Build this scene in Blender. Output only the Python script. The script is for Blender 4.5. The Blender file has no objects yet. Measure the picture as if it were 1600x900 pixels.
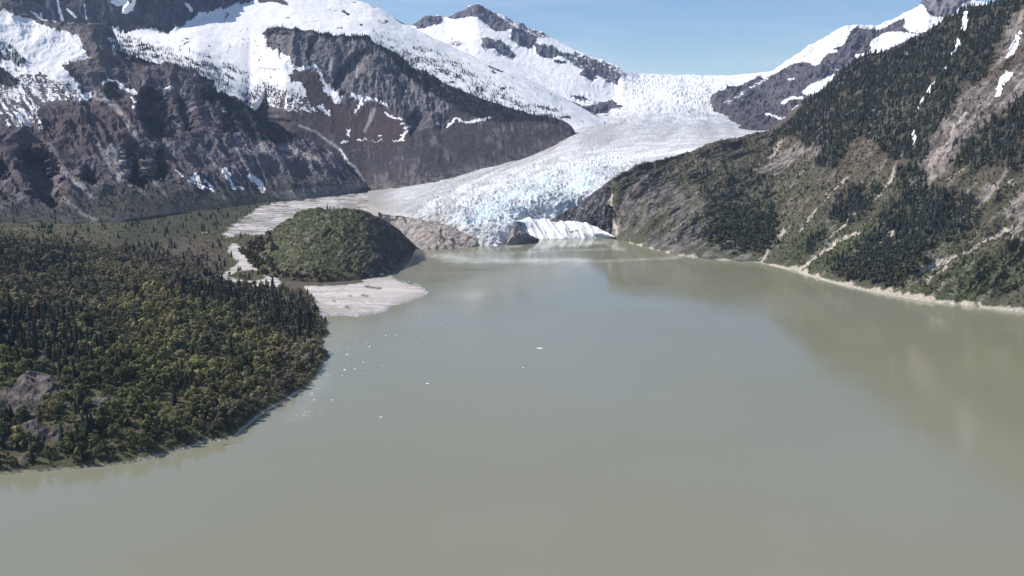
import bpy, math, random
import numpy as np
from mathutils import Vector

random.seed(7)
RNG = np.random.default_rng(11)
S = bpy.context.scene
R = math.radians
f32 = np.float32

# ------------------------------------------------------------------ camera, sky, sun, exposure
CAM_H = 300.0
F = 1256.0                                   # focal length in photo pixels (1600 wide)
PITCH = math.atan(250.0 / F)
cd = bpy.data.cameras.new('camera')
cam = bpy.data.objects.new('camera', cd)
S.collection.objects.link(cam)
cam.location = (0, 0, CAM_H)
cam.rotation_euler = (math.pi / 2 - PITCH, 0, 0)
cd.sensor_width = 36.0
cd.lens = 36.0 * F / 1600.0
cd.clip_start = 1.0
cd.clip_end = 60000.0
S.camera = cam

SUN_EL, SUN_AZ = R(41), R(-86)               # azimuth measured from +Y (view direction) towards +X
sdir = Vector((math.sin(SUN_AZ) * math.cos(SUN_EL), math.cos(SUN_AZ) * math.cos(SUN_EL), math.sin(SUN_EL)))
ld = bpy.data.lights.new('sun', 'SUN')
ld.energy = 4.9
ld.angle = R(0.5)
ld.color = (1.0, 0.945, 0.865)
sun = bpy.data.objects.new('sun', ld)
S.collection.objects.link(sun)
sun.rotation_euler = (-sdir).to_track_quat('-Z', 'Y').to_euler()
sun.location = (0, 0, 3000)

W = bpy.data.worlds.new('World')
S.world = W
W.use_nodes = True
nt = W.node_tree
for n in list(nt.nodes): nt.nodes.remove(n)
wo = nt.nodes.new('ShaderNodeOutputWorld')
bg = nt.nodes.new('ShaderNodeBackground')
bg.inputs['Strength'].default_value = 0.106
sky = nt.nodes.new('ShaderNodeTexSky')
sky.sky_type = 'NISHITA'
sky.sun_disc = False
sky.sun_elevation = SUN_EL
sky.sun_rotation = SUN_AZ
sky.altitude = 300
sky.air_density = 1.0
sky.dust_density = 0.0
sky.ozone_density = 5.0
# thin high cirrus: a wispy veil in the sky itself
tc = nt.nodes.new('ShaderNodeTexCoord')
mp = nt.nodes.new('ShaderNodeMapping'); mp.inputs['Scale'].default_value = (2.2, 2.2, 14.0)
mp.inputs['Rotation'].default_value = (0, R(14), R(20))
nz = nt.nodes.new('ShaderNodeTexNoise'); nz.inputs['Scale'].default_value = 2.4; nz.inputs['Detail'].default_value = 8; nz.inputs['Roughness'].default_value = 0.62
rp = nt.nodes.new('ShaderNodeMapRange'); rp.inputs['From Min'].default_value = 0.45; rp.inputs['From Max'].default_value = 0.8; rp.inputs['To Max'].default_value = 0.35
mx = nt.nodes.new('ShaderNodeMixRGB'); mx.inputs['Color2'].default_value = (6.6, 7.0, 7.4, 1)
nt.links.new(tc.outputs['Generated'], mp.inputs['Vector']); nt.links.new(mp.outputs[0], nz.inputs['Vector'])
nt.links.new(nz.outputs['Fac'], rp.inputs['Value']); nt.links.new(rp.outputs[0], mx.inputs['Fac'])
nt.links.new(sky.outputs[0], mx.inputs['Color1']); nt.links.new(mx.outputs[0], bg.inputs['Color'])
nt.links.new(bg.outputs[0], wo.inputs['Surface'])

S.view_settings.view_transform = 'Standard'
S.view_settings.look = 'None'
S.view_settings.exposure = 0.22
S.view_settings.gamma = 1.0
S.view_settings.use_curve_mapping = False
S.cycles.use_denoising = True
S.cycles.max_bounces = 6
S.cycles.diffuse_bounces = 2
S.cycles.glossy_bounces = 3
S.cycles.volume_bounces = 1
S.cycles.use_adaptive_sampling = True

# ------------------------------------------------------------------ projection maths
CP, SP = math.cos(PITCH), math.sin(PITCH)
def ray(px, py):
    px = np.asarray(px, float); py = np.asarray(py, float)
    u = px - 800.0; v = 450.0 - py
    return u, F * CP + v * SP, -F * SP + v * CP
def at_dist(px, py, D):
    x, y, z = ray(px, py); k = D / y
    return np.stack([x * k, y * k, CAM_H + z * k], -1)
def at_z(px, py, zz):
    x, y, z = ray(px, py); k = (zz - CAM_H) / z
    return np.stack([x * k, y * k, CAM_H + z * k], -1)
def project(P):
    X, Y, Z = P[..., 0], P[..., 1], P[..., 2] - CAM_H
    d = np.maximum(Y * CP - Z * SP, 1.0)
    return 800 + F * X / d, 450 - F * (Y * SP + Z * CP) / d

# ------------------------------------------------------------------ noise
_perm = np.random.default_rng(5).random((64, 64, 64)).astype(f32)
def vnoise(x, y, z):
    xi = np.floor(x); yi = np.floor(y); zi = np.floor(z)
    fx = (x - xi).astype(f32); fy = (y - yi).astype(f32); fz = (z - zi).astype(f32)
    fx = fx * fx * (3 - 2 * fx); fy = fy * fy * (3 - 2 * fy); fz = fz * fz * (3 - 2 * fz)
    a = xi.astype(np.int64) & 63; b = yi.astype(np.int64) & 63; c = zi.astype(np.int64) & 63
    a1 = (a + 1) & 63; b1 = (b + 1) & 63; c1 = (c + 1) & 63
    p = _perm
    x00 = p[a, b, c] * (1 - fx) + p[a1, b, c] * fx
    x10 = p[a, b1, c] * (1 - fx) + p[a1, b1, c] * fx
    x01 = p[a, b, c1] * (1 - fx) + p[a1, b, c1] * fx
    x11 = p[a, b1, c1] * (1 - fx) + p[a1, b1, c1] * fx
    y0 = x00 * (1 - fy) + x10 * fy; y1 = x01 * (1 - fy) + x11 * fy
    return (y0 * (1 - fz) + y1 * fz) * 2 - 1
def fbm(x, y, z, octv=5, gain=0.5, seed=0.0):
    s = 0; a = 1.0; t = 0
    x = np.asarray(x, float); y = np.asarray(y, float) ; z = np.asarray(z, float) + seed * 7.31
    for i in range(octv):
        s = s + a * vnoise(x + i * 17.3, y + i * 9.7, z + i * 5.1); t += a
        a *= gain
        x, y = (x * 1.66 - y * 1.21) , (x * 1.21 + y * 1.66); z = z * 2.03
    return s / t
def ridged(x, y, z, octv=5, gain=0.5, seed=0.0):
    s = 0; a = 1.0; t = 0
    x = np.asarray(x, float); y = np.asarray(y, float); z = np.asarray(z, float) + seed * 3.77
    for i in range(octv):
        n = 1 - np.abs(vnoise(x + i * 13.1, y + i * 7.9, z + i * 3.3))
        s = s + a * n * n; t += a
        a *= gain
        x = x * 2.07; y = y * 2.07; z = z * 2.07
    return s / t * 2 - 1
def sst(a, b, x):
    t = np.clip((x - a) / (b - a), 0, 1); return t * t * (3 - 2 * t)

# ------------------------------------------------------------------ region maps (outlines of snow, rock, wood ... in photo coordinates,
# looked up once for the vertices of the one landmass they lie on)
RX0, RY0, RW, RH = -120, -100, 1840, 1000
def fill(poly, arr, val=1.0):
    P = np.array(poly, float); n = len(P)
    y0 = max(int(math.floor(P[:, 1].min())), RY0); y1 = min(int(math.ceil(P[:, 1].max())), RY0 + RH - 1)
    for y in range(y0, y1 + 1):
        yy = y + 0.5; xs = []
        for i in range(n):
            a = P[i]; b = P[(i + 1) % n]
            if (a[1] <= yy) != (b[1] <= yy):
                xs.append(a[0] + (yy - a[1]) * (b[0] - a[0]) / (b[1] - a[1]))
        xs.sort()
        for i in range(0, len(xs) - 1, 2):
            a = int(round(xs[i])) - RX0; b = int(round(xs[i + 1])) - RX0
            arr[y - RY0, max(a, 0):max(b, 0)] = val
def stroke(pts, w, arr, val=1.0):
    for i in range(len(pts) - 1):
        (x0, y0), (x1, y1) = pts[i][:2], pts[i + 1][:2]
        L = math.hypot(x1 - x0, y1 - y0)
        for k in range(int(L * 2) + 1):
            t = k / max(int(L * 2), 1); x = x0 + (x1 - x0) * t; y = y0 + (y1 - y0) * t
            ww = w * (0.65 + 0.5 * math.sin(x * 0.31 + y * 0.23) ** 2)
            r = ww / 2
            a = int(math.floor(x - r)) - RX0; b = int(math.ceil(x + r)) - RX0
            c = int(math.floor(y - r * 0.8)) - RY0; d = int(math.ceil(y + r * 0.8)) - RY0
            arr[max(c, 0):max(d, 0), max(a, 0):max(b, 0)] = val
def blur(a, r):
    if r <= 0: return a
    k = np.exp(-0.5 * (np.arange(-int(3 * r) - 1, int(3 * r) + 2) / r) ** 2); k /= k.sum()
    h = len(k) // 2
    for ax in (0, 1):
        p = np.pad(a, [(h, h) if i == ax else (0, 0) for i in (0, 1)], mode='edge')
        o = np.zeros_like(a)
        for i, w in enumerate(k):
            o += w * (p[i:i + a.shape[0], :] if ax == 0 else p[:, i:i + a.shape[1]])
        a = o
    return a
def rmap(polys=(), strokes=(), r=2.0):
    a = np.zeros((RH, RW), f32)
    for p in polys:
        v = 1.0
        if isinstance(p, tuple) and len(p) == 2 and isinstance(p[1], float): p, v = p
        fill(p, a, v)
    for s, w in strokes: stroke(s, w, a)
    return blur(a, r)
def look(a, px, py):
    x = np.clip(px - RX0 - 0.5, 0, RW - 1.01); y = np.clip(py - RY0 - 0.5, 0, RH - 1.01)
    i = x.astype(int); j = y.astype(int); fx = x - i; fy = y - j
    return ((a[j, i] * (1 - fx) + a[j, i + 1] * fx) * (1 - fy) + (a[j + 1, i] * (1 - fx) + a[j + 1, i + 1] * fx) * fy).astype(f32)

# ------------------------------------------------------------------ lofted landmasses
def catmull(Ps, nrows):
    K = len(Ps); out = []
    for k in range(K - 1):
        p0 = Ps[max(k - 1, 0)]; p1 = Ps[k]; p2 = Ps[k + 1]; p3 = Ps[min(k + 2, K - 1)]
        n = nrows[k]
        for i in range(n + (1 if k == K - 2 else 0)):
            t = i / n
            lin = p1 * (1 - t) + p2 * t
            cr = 0.5 * ((2 * p1) + (-p0 + p2) * t + (2 * p0 - 5 * p1 + 4 * p2 - p3) * t * t + (-p0 + 3 * p1 - 3 * p2 + p3) * t ** 3)
            out.append(0.5 * lin + 0.5 * cr)
    return np.stack(out, 0)
def curve(pts, px, mode='D', pr=2.2):
    a = np.array(pts, float)
    py = np.interp(px, a[:, 0], a[:, 1]); v = np.interp(px, a[:, 0], a[:, 2])
    st = float(np.min(np.diff(px))); span = len(px) * st
    def sm(y, r):
        r = min(r, span * 0.04) / st
        k = np.exp(-0.5 * (np.arange(-int(3 * r) - 1, int(3 * r) + 2) / r) ** 2); k /= k.sum(); h = len(k) // 2
        return np.convolve(np.pad(y, h, mode='reflect', reflect_type='odd'), k, mode='valid')
    if mode == 'D': py = sm(py, pr); v = sm(v, 14.0)
    return at_dist(px, py, v) if mode == 'D' else at_z(px, py, v)
def loft(px, curves, step=0.9, skirt=(-60, -40), back=((150, -60), (600, -400)), maxrows=420):
    vis = [curve(c[1], px, c[0], 9.0 if (0 < i < len(curves) - 1 and len(px) > 400) else 2.2) for i, c in enumerate(curves)]
    nr = []
    for a, b in zip(vis[:-1], vis[1:]):
        nr.append(int(np.clip(np.percentile(np.abs(project(a)[1] - project(b)[1]), 90) / step, 4, maxrows)))
    G = catmull(vis, nr)
    nvis = G.shape[0]
    front = G[0] + np.array([0, skirt[0], skirt[1]])
    rows = [front[None]]
    rows.append(G)
    last = G[-1]
    n0 = 6
    prev = last
    for dy, dz in back:
        q = last + np.array([0, dy, dz])
        for i in range(1, n0 + 1): rows.append((prev + (q - prev) * (i / n0))[None])
        prev = q
    G = np.concatenate(rows, 0)
    vism = np.zeros(G.shape[0], bool); vism[1:1 + nvis] = True
    return G, vism
def normals(G):
    du = np.gradient(G, axis=1); dv = np.gradient(G, axis=0)
    n = np.cross(du, dv); n /= np.linalg.norm(n, axis=-1, keepdims=True) + 1e-9
    n[n[..., 2] < 0] *= -1
    return n

MATS = {}
def grid_mesh(name, G, mat, attrs, kind='structure', label=None, category=None):
    h, w = G.shape[:2]
    me = bpy.data.meshes.new(name)
    idx = np.arange(h * w).reshape(h, w)
    q = np.stack([idx[:-1, :-1], idx[:-1, 1:], idx[1:, 1:], idx[1:, :-1]], -1).reshape(-1, 4)
    me.vertices.add(h * w); me.vertices.foreach_set('co', G.reshape(-1).astype(f32))
    me.loops.add(q.size); me.loops.foreach_set('vertex_index', q.reshape(-1).astype(np.int32))
    me.polygons.add(len(q)); me.polygons.foreach_set('loop_start', np.arange(0, q.size, 4, dtype=np.int32))
    me.update(calc_edges=True)
    for k, v in attrs.items():
        if v.ndim == 3:
            c = np.ones((h * w, 4), f32); c[:, :3] = v.reshape(-1, 3)
            at = me.attributes.new(k, 'FLOAT_COLOR', 'POINT'); at.data.foreach_set('color', c.reshape(-1))
        else:
            at = me.attributes.new(k, 'FLOAT', 'POINT'); at.data.foreach_set('value', v.reshape(-1).astype(f32))
    me.polygons.foreach_set('use_smooth', np.ones(len(q), bool))
    me.materials.append(mat)
    o = bpy.data.objects.new(name, me); S.collection.objects.link(o)
    o['kind'] = kind
    if label: o['label'] = label
    if category: o['category'] = category
    return o

def N(nt, t, **kw):
    n = nt.nodes.new(t)
    for k, v in kw.items():
        if k in n.inputs: n.inputs[k].default_value = v
        else: setattr(n, k, v)
    return n
def new_mat(name):
    m = bpy.data.materials.new(name); m.use_nodes = True
    t = m.node_tree
    b = t.nodes['Principled BSDF']; b.inputs['Roughness'].default_value = 0.9; b.inputs['Specular IOR Level'].default_value = 0.2
    return m, t, b
def land_material(name, fine=6.0, bump=1.2, snow_col=(0.84, 0.83, 0.84), vari=0.45, snow_amp=0.55, snow_scale=9.0):
    """albedo attribute + fine mottling, snow attribute broken up into crisp patches"""
    m, t, b = new_mat(name); L = t.links.new
    tc = N(t, 'ShaderNodeTexCoord')
    a1 = N(t, 'ShaderNodeAttribute', attribute_name='albedo')
    n1 = N(t, 'ShaderNodeTexNoise', Scale=1.0 / fine, Detail=5.0, Roughness=0.65)
    L(tc.outputs['Object'], n1.inputs['Vector'])
    r1 = N(t, 'ShaderNodeMapRange'); r1.inputs['From Min'].default_value = 0.3; r1.inputs['From Max'].default_value = 0.7
    r1.inputs['To Min'].default_value = 1 - vari; r1.inputs['To Max'].default_value = 1 + vari
    L(n1.outputs['Fac'], r1.inputs['Value'])
    mu = N(t, 'ShaderNodeVectorMath', operation='SCALE')
    L(a1.outputs['Color'], mu.inputs[0]); L(r1.outputs[0], mu.inputs['Scale'])
    a2 = N(t, 'ShaderNodeAttribute', attribute_name='snow')
    n2 = N(t, 'ShaderNodeTexNoise', Scale=1.0 / snow_scale, Detail=4.0, Roughness=0.6)
    L(tc.outputs['Object'], n2.inputs['Vector'])
    s1 = N(t, 'ShaderNodeMath', operation='SUBTRACT'); L(n2.outputs['Fac'], s1.inputs[0]); s1.inputs[1].default_value = 0.5
    s2 = N(t, 'ShaderNodeMath', operation='MULTIPLY_ADD'); L(s1.outputs[0], s2.inputs[0]); s2.inputs[1].default_value = snow_amp * 2
    L(a2.outputs['Fac'], s2.inputs[2])
    s3 = N(t, 'ShaderNodeMapRange', interpolation_type='SMOOTHSTEP'); s3.inputs['From Min'].default_value = 0.44; s3.inputs['From Max'].default_value = 0.56
    L(s2.outputs[0], s3.inputs['Value'])
    mx = N(t, 'ShaderNodeMixRGB'); L(s3.outputs[0], mx.inputs['Fac']); L(mu.outputs[0], mx.inputs['Color1']); mx.inputs['Color2'].default_value = (*snow_col, 1)
    L(mx.outputs[0], b.inputs['Base Color'])
    bp = N(t, 'ShaderNodeBump', Strength=0.8, Distance=bump)
    L(n1.outputs['Fac'], bp.inputs['Height'])
    inv = N(t, 'ShaderNodeMath', operation='MULTIPLY_ADD'); inv.inputs[1].default_value = -0.75; inv.inputs[2].default_value = 0.85
    L(s3.outputs[0], inv.inputs[0]); L(inv.outputs[0], bp.inputs['Strength'])
    L(bp.outputs[0], b.inputs['Normal'])
    return m

def lerp(a, b, t):
    a = np.asarray(a, f32); b = np.asarray(b, f32)
    return a + (b - a) * t[..., None]

# linear albedos
ROCK = (0.125, 0.115, 0.130); ROCK_PALE = (0.30, 0.27, 0.27); ROCK_DARK = (0.055, 0.052, 0.062)
BROWN = (0.072, 0.050, 0.050); OLIVE = (0.075, 0.070, 0.036); GREEN = (0.050, 0.062, 0.028)
CONIF = (0.020, 0.028, 0.022); GRAVEL = (0.44, 0.41, 0.37); SCRUB = (0.085, 0.070, 0.050)

def relief(G, up, big, small, seed, mask=None, w=None, stretch=5.0, rough=None):
    """gullies and buttresses along the fall line plus broken rock, along the normal"""
    n = normals(G)
    up = np.array(up, float); up /= np.linalg.norm(up)
    q = G[..., 0] * up[0] + G[..., 1] * up[1] + G[..., 2]
    s = G[..., 0] * up[1] - G[..., 1] * up[0]
    w = w or big * 3.2
    wob = fbm(G[..., 0] / (w * 1.3), G[..., 1] / (w * 1.3), G[..., 2] / (w * 1.3), 5, 0.6, seed=seed + 3) * w * 0.55
    d = big * 0.8 * ridged((s + wob) / w, q / (w * stretch * 0.6), G[..., 2] * 0 + seed, 3, 0.5)
    wob2 = wob * 0.3 + fbm(G[..., 0] / w * 3, G[..., 1] / w * 3, G[..., 2] / w * 3, 3, 0.6, seed=seed + 13) * w * 0.12
    d = d + big * 0.52 * ridged((s + wob2) / (w * 0.27), q / (w * 2.2), G[..., 2] * 0 + seed + 2, 4, 0.6) * sst(-0.5, 0.3, fbm(G[..., 0] / (w * 2), G[..., 1] / (w * 2), G[..., 2] / (w * 2), 3, seed=seed + 17))
    k = small * 4.5
    d = d + small * fbm(G[..., 0] / k, G[..., 1] / k, G[..., 2] / k, 5, 0.65, seed=seed + 9) + small * 0.6 * ridged(G[..., 0] / (k * 2), G[..., 1] / (k * 2), G[..., 2] / (k * 2), 5, 0.6, seed=seed + 21)
    if mask is not None: d = d * mask
    G2 = G + n * d[..., None]
    flow = fbm(s / 11.0, q / 130.0, s * 0 + seed, 4, 0.6)
    return G2, d, flow, s, q

# ================================================================== WATER
def build_water():
    xs = np.concatenate([np.linspace(-6, -1.1, 24), np.linspace(-1.05, 1.05, 520), np.linspace(1.1, 6, 24)])
    ys = np.concatenate([[300, 420], np.geomspace(480, 2600, 420), np.array([3500, 6000, 12000, 20000])])
    X = xs[None, :] * ys[:, None]; Y = np.repeat(ys[:, None], len(xs), 1)
    G = np.stack([X, Y, np.zeros_like(X)], -1)
    px, py = project(G)
    st = rmap([([(668, 400), (690, 396), (708, 395), (712, 400), (740, 404), (830, 404), (925, 403), (925, 408), (830, 409), (740, 411), (700, 408)], 1.0),
               ([(668, 400), (700, 396), (712, 399), (690, 403)], 1.0)],
              [([(800, 395), (860, 392), (930, 390), (975, 388)], 1.6), ([(690, 408), (780, 410), (905, 409), (960, 407), (1040, 404), (1065, 401)], 1.6),
               ([(790, 385), (815, 384)], 3), ([(940, 378), (975, 392)], 2)], 1.3)
    st2 = rmap([[(500, 565), (520, 575), (515, 600), (495, 625), (470, 650), (450, 665), (452, 650), (475, 620), (488, 600)]], r=7)  # glitter streak by the shore, painted into the water colour as pale specks
    wx = fbm(px / 9, py / 3, px * 0, 3) * 3; wy = fbm(px / 14, py / 5, px * 0 + 8, 3) * 1.0
    foam_glitter = look(st, px + wx, py + wy) * (0.55 + 0.6 * fbm(px / 14, py / 1.6, px * 0 + 3, 3))
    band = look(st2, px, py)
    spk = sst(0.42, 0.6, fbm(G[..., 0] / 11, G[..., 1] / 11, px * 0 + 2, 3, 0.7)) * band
    m, t, b = new_mat('silty_lake_water'); L = t.links.new
    tcn = N(t, 'ShaderNodeTexCoord')
    n1 = N(t, 'ShaderNodeTexNoise', Scale=0.0016, Detail=4.0)
    L(tcn.outputs['Object'], n1.inputs['Vector'])
    cr = N(t, 'ShaderNodeMixRGB'); cr.inputs['Color1'].default_value = (0.232, 0.226, 0.148, 1); cr.inputs['Color2'].default_value = (0.250, 0.248, 0.186, 1)
    r0 = N(t, 'ShaderNodeMapRange'); r0.inputs['From Min'].default_value = 0.35; r0.inputs['From Max'].default_value = 0.65
    L(n1.outputs['Fac'], r0.inputs['Value']); L(r0.outputs[0], cr.inputs['Fac'])
    a = N(t, 'ShaderNodeAttribute', attribute_name='foam_glitter')
    m2 = N(t, 'ShaderNodeMixRGB'); m2.inputs['Color2'].default_value = (0.60, 0.59, 0.52, 1)
    L(a.outputs['Fac'], m2.inputs['Fac']); L(cr.outputs[0], m2.inputs['Color1']); L(m2.outputs[0], b.inputs['Base Color'])
    b.inputs['Roughness'].default_value = 0.09; b.inputs['IOR'].default_value = 1.50; b.inputs['Specular IOR Level'].default_value = 0.5
    w1 = N(t, 'ShaderNodeTexNoise', Scale=0.35, Detail=4.0, Roughness=0.6)
    w2 = N(t, 'ShaderNodeTexNoise', Scale=0.05, Detail=3.0)
    L(tcn.outputs['Object'], w1.inputs['Vector']); L(tcn.outputs['Object'], w2.inputs['Vector'])
    bp = N(t, 'ShaderNodeBump', Strength=0.5, Distance=0.05); L(w1.outputs['Fac'], bp.inputs['Height'])
    bp2 = N(t, 'ShaderNodeBump', Strength=0.5, Distance=0.22); L(w2.outputs['Fac'], bp2.inputs['Height']); L(bp.outputs[0], bp2.inputs['Normal'])
    L(bp2.outputs[0], b.inputs['Normal'])
    w3 = N(t, 'ShaderNodeTexNoise', Scale=1.0, Detail=3.0, Roughness=0.6); mp3 = N(t, 'ShaderNodeMapping'); mp3.inputs['Scale'].default_value = (0.0022, 0.012, 1); mp3.inputs['Rotation'].default_value = (0, 0, 0.25)
    L(tcn.outputs['Object'], mp3.inputs['Vector']); L(mp3.outputs[0], w3.inputs['Vector'])
    r3 = N(t, 'ShaderNodeMapRange'); r3.inputs['From Min'].default_value = 0.35; r3.inputs['From Max'].default_value = 0.65; r3.inputs['To Min'].default_value = 0.07; r3.inputs['To Max'].default_value = 0.15
    L(w3.outputs['Fac'], r3.inputs['Value']); L(r3.outputs[0], b.inputs['Roughness'])
    grid_mesh('water', G, m, {'foam_glitter': np.clip(foam_glitter * 1.35, 0, 1) * 0.85 + spk * 0.9 + band * 0.10})
    # the lake goes on behind and beside the drone
    rim = bpy.data.meshes.new('ground')
    v = [(-30000, -12000, -6), (30000, -12000, -6), (30000, 32000, -6), (-30000, 32000, -6)]
    rim.from_pydata(v, [], [(0, 1, 2, 3)]); 
    gm, gt, gb = new_mat('valley_silt'); gb.inputs['Base Color'].default_value = (0.2, 0.2, 0.14, 1)
    rim.materials.append(gm)
    o = bpy.data.objects.new('ground', rim); S.collection.objects.link(o); o['kind'] = 'structure'
    lk = bpy.data.meshes.new('lake')
    x3 = 300 * 6.0
    v = [(-3000, -3000, 0), (3000, -3000, 0), (3000, 300, 0), (x3, 300, 0), (-x3, 300, 0), (-3000, 300, 0)]
    xx = 3000 
    lk.from_pydata(v, [], [(0, 1, 2, 3, 4, 5)])
    lk.materials.append(m)
    o = bpy.data.objects.new('lake', lk); S.collection.objects.link(o); o['kind'] = 'structure'
build_water()

TREES = []        # (positions, px, py, kind, size, colour)
def scatter(G, vism, dens, name, jitter=True):
    """random points on a sheet, dens = trees per square metre of ground"""
    P = G[vism] ; d = dens[vism]
    a = P[:-1, :-1]; b = P[:-1, 1:]; c = P[1:, :-1]
    ar = 0.5 * np.linalg.norm(np.cross(b - a, c - a), axis=-1) * 2
    wgt = ar * d[:-1, :-1]
    tot = wgt.sum(); n = int(tot)
    if n == 0: return np.zeros((0, 3))
    cs = np.cumsum(wgt.reshape(-1)); k = np.searchsorted(cs, RNG.random(n) * cs[-1])
    i, j = np.unravel_index(np.clip(k, 0, wgt.size - 1), wgt.shape)
    u = RNG.random((n, 1)); v = RNG.random((n, 1))
    return a[i, j] + (b[i, j] - a[i, j]) * u + (c[i, j] - a[i, j]) * v

# ================================================================== RIGHT SLOPE
CUTS = [([(1410, 238), (1396, 268), (1378, 296), (1362, 318)], 4), ([(1322, 276), (1300, 305), (1280, 330), (1250, 364)], 3.5),
           ([(1342, 362), (1305, 380), (1275, 402), (1258, 412), (1240, 424)], 6), ([(1228, 360), (1212, 378), (1200, 392), (1188, 408)], 6),
           ([(1425, 430), (1455, 415), (1480, 405), (1510, 393)], 7), ([(1450, 443), (1462, 428), (1480, 412)], 4), ([(1300, 372), (1340, 336)], 2.5),
           ([(1510, 393), (1540, 372), (1572, 350)], 3), ([(1200, 245), (1228, 222)], 3), ([(1500, 470), (1503, 482)], 5), ([(1528, 470), (1530, 484)], 4), ([(1482, 473), (1484, 480)], 4),
           ([(1375, 372), (1392, 358)], 3), ([(1480, 280), (1510, 262)], 4), ([(1560, 300), (1585, 280)], 4), ([(1285, 292), (1292, 286)], 4), ([(958, 300), (957, 330), (962, 365)], 5),
           ([(1415, 235), (1440, 215), (1455, 190)], 3), ([(1465, 240), (1485, 205), (1510, 170)], 3), ([(1360, 190), (1375, 165)], 3)]
def build_right():
    px = np.concatenate([np.arange(938, 1720, 0.9), np.arange(1720, 2700, 5.0)])
    base = [(938, 369, -3), (960, 375, -3), (1000, 386, -3), (1060, 402, -3), (1120, 409, -3), (1180, 412, -3), (1210, 418, -3), (1240, 427, -3), (1300, 445, -3),
            (1350, 457, -3), (1400, 467, -3), (1450, 475, -3), (1500, 481, -3), (1600, 492, -3), (1720, 503, -3), (2700, 590, -3)]
    top = [(938, 300, 2290), (945, 288, 2300), (960, 280, 2320), (1000, 262, 2400), (1060, 245, 2480), (1130, 218, 2560), (1190, 206, 2620), (1215, 200, 2640), (1240, 180, 2650),
           (1275, 147, 2650), (1300, 127, 2650), (1320, 108, 2640), (1355, 88, 2600), (1400, 75, 2520), (1440, 58, 2430), (1470, 34, 2360), (1500, 23, 2300),
           (1540, 12, 2240), (1560, 2, 2210), (1720, -60, 2050), (2700, -260, 1750)]
    b = np.array(base); tp = np.array(top)
    pb = curve(base, px, 'z'); pt = curve(top, px, 'D')
    # lower foot
    def mid(t, dy, dz):
        q = pb * (1 - t) + pt * t + np.array([0, dy, dz]); X, Y = project(q)
        return ('D', np.stack([px, Y, q[:, 1]], -1))
    cs = [('z', base), mid(0.03, 0, 1.0), mid(0.3, 8, -14), mid(0.65, 0, 4), ('D', top)]
    G, vis = loft(px, cs, 0.9, skirt=(-40, -20), back=((90, -20), (500, -330)))
    up = (0.838, 0.546)
    PX, PY = project(G)
    back_off = 1 + 0.09 * (1 - sst(938, 964, PX + 6 * fbm(PY / 20, PX * 0, PX * 0, 3)))[..., None] * sst(-3, 12, G[..., 2])[..., None]
    cp = np.array([0, 0, CAM_H]); G = cp + (G - cp) * back_off
    PX, PY = project(G)
    edge = sst(-3, 40, G[..., 2])
    ramp = sst(938, 975, PX)
    PX0, PY0 = PX.copy(), PY.copy()
    cut = rmap([([(1428, 262), (1470, 190), (1545, 130), (1600, 98), (1600, 146), (1503, 222), (1440, 300)], 0.8)], CUTS, r=2.2)
    G = G - np.array([-0.45, -0.45, 0.75]) * (look(cut, PX + 3 * fbm(PX / 6, PY / 6, PX * 0, 3), PY) * 6.5)[..., None]
    G, d, flow, s, q = relief(G, up, 18, 4.2, 1.0, mask=edge * (0.35 + 0.65 * ramp), w=85, stretch=6)
    PX, PY = project(G)
    wx = fbm(G[..., 0] / 40, G[..., 1] / 40, G[..., 2] / 40, 4, 0.6, 2.) ; wy = fbm(G[..., 0] / 40, G[..., 1] / 40, G[..., 2] / 40, 4, 0.6, 6.)
    qx, qy = PX + wx * 11, PY + wy * 11
    con = rmap([
        [(1205, 212), (1250, 165), (1320, 98), (1400, 60), (1450, 40), (1500, 8), (1560, -15), (1720, -80), (1720, -60), (1600, 5), (1565, 50), (1545, 120), (1500, 135), (1490, 160), (1470, 190), (1452, 225), (1440, 262), (1405, 250), (1370, 235), (1350, 215), (1330, 228), (1300, 268), (1270, 262), (1285, 225), (1262, 232), (1240, 215)],
        [(1470, 272), (1500, 225), (1545, 188), (1600, 142), (1720, 60), (1720, 250), (1600, 268), (1555, 262), (1500, 262)],
        [(1290, 322), (1330, 295), (1378, 290), (1362, 330), (1325, 352), (1300, 345)],
        [(1378, 340), (1430, 293), (1480, 300), (1522, 308), (1525, 342), (1480, 372), (1442, 392), (1420, 425), (1398, 446), (1340, 443), (1288, 424), (1310, 402), (1340, 380)],
        [(1245, 392), (1290, 352), (1298, 372), (1262, 398)],
        [(1085, 272), (1130, 260), (1180, 268), (1203, 300), (1212, 350), (1185, 385), (1150, 365), (1120, 320), (1092, 300)],
        [(1400, 262), (1440, 262), (1450, 285), (1400, 300)],
    ], r=3)
    bare = rmap([
        [(1428, 262), (1450, 235), (1470, 190), (1500, 150), (1545, 130), (1600, 98), (1720, 30), (1720, 70), (1600, 146), (1545, 190), (1503, 222), (1472, 272), (1440, 300), (1415, 295)],
        [(1262, 238), (1285, 182), (1312, 168), (1302, 210), (1280, 245)],
        [(1352, 208), (1372, 162), (1400, 146), (1412, 170), (1384, 210)],
        [(1175, 272), (1218, 235), (1250, 222), (1262, 235), (1220, 272)],
        [(1495, 315), (1540, 285), (1572, 280), (1548, 312), (1515, 318)],
        [(1560, 20), (1600, 10), (1600, 70), (1560, 110), (1572, 60)],
        [(1570, 330), (1600, 300), (1610, 360), (1585, 385)],
        [(1380, 160), (1410, 140), (1425, 160), (1400, 190)],
    ], r=3)
    pale = rmap(strokes=[(g, w * 0.72) for g, w in CUTS], r=1.0)
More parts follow.
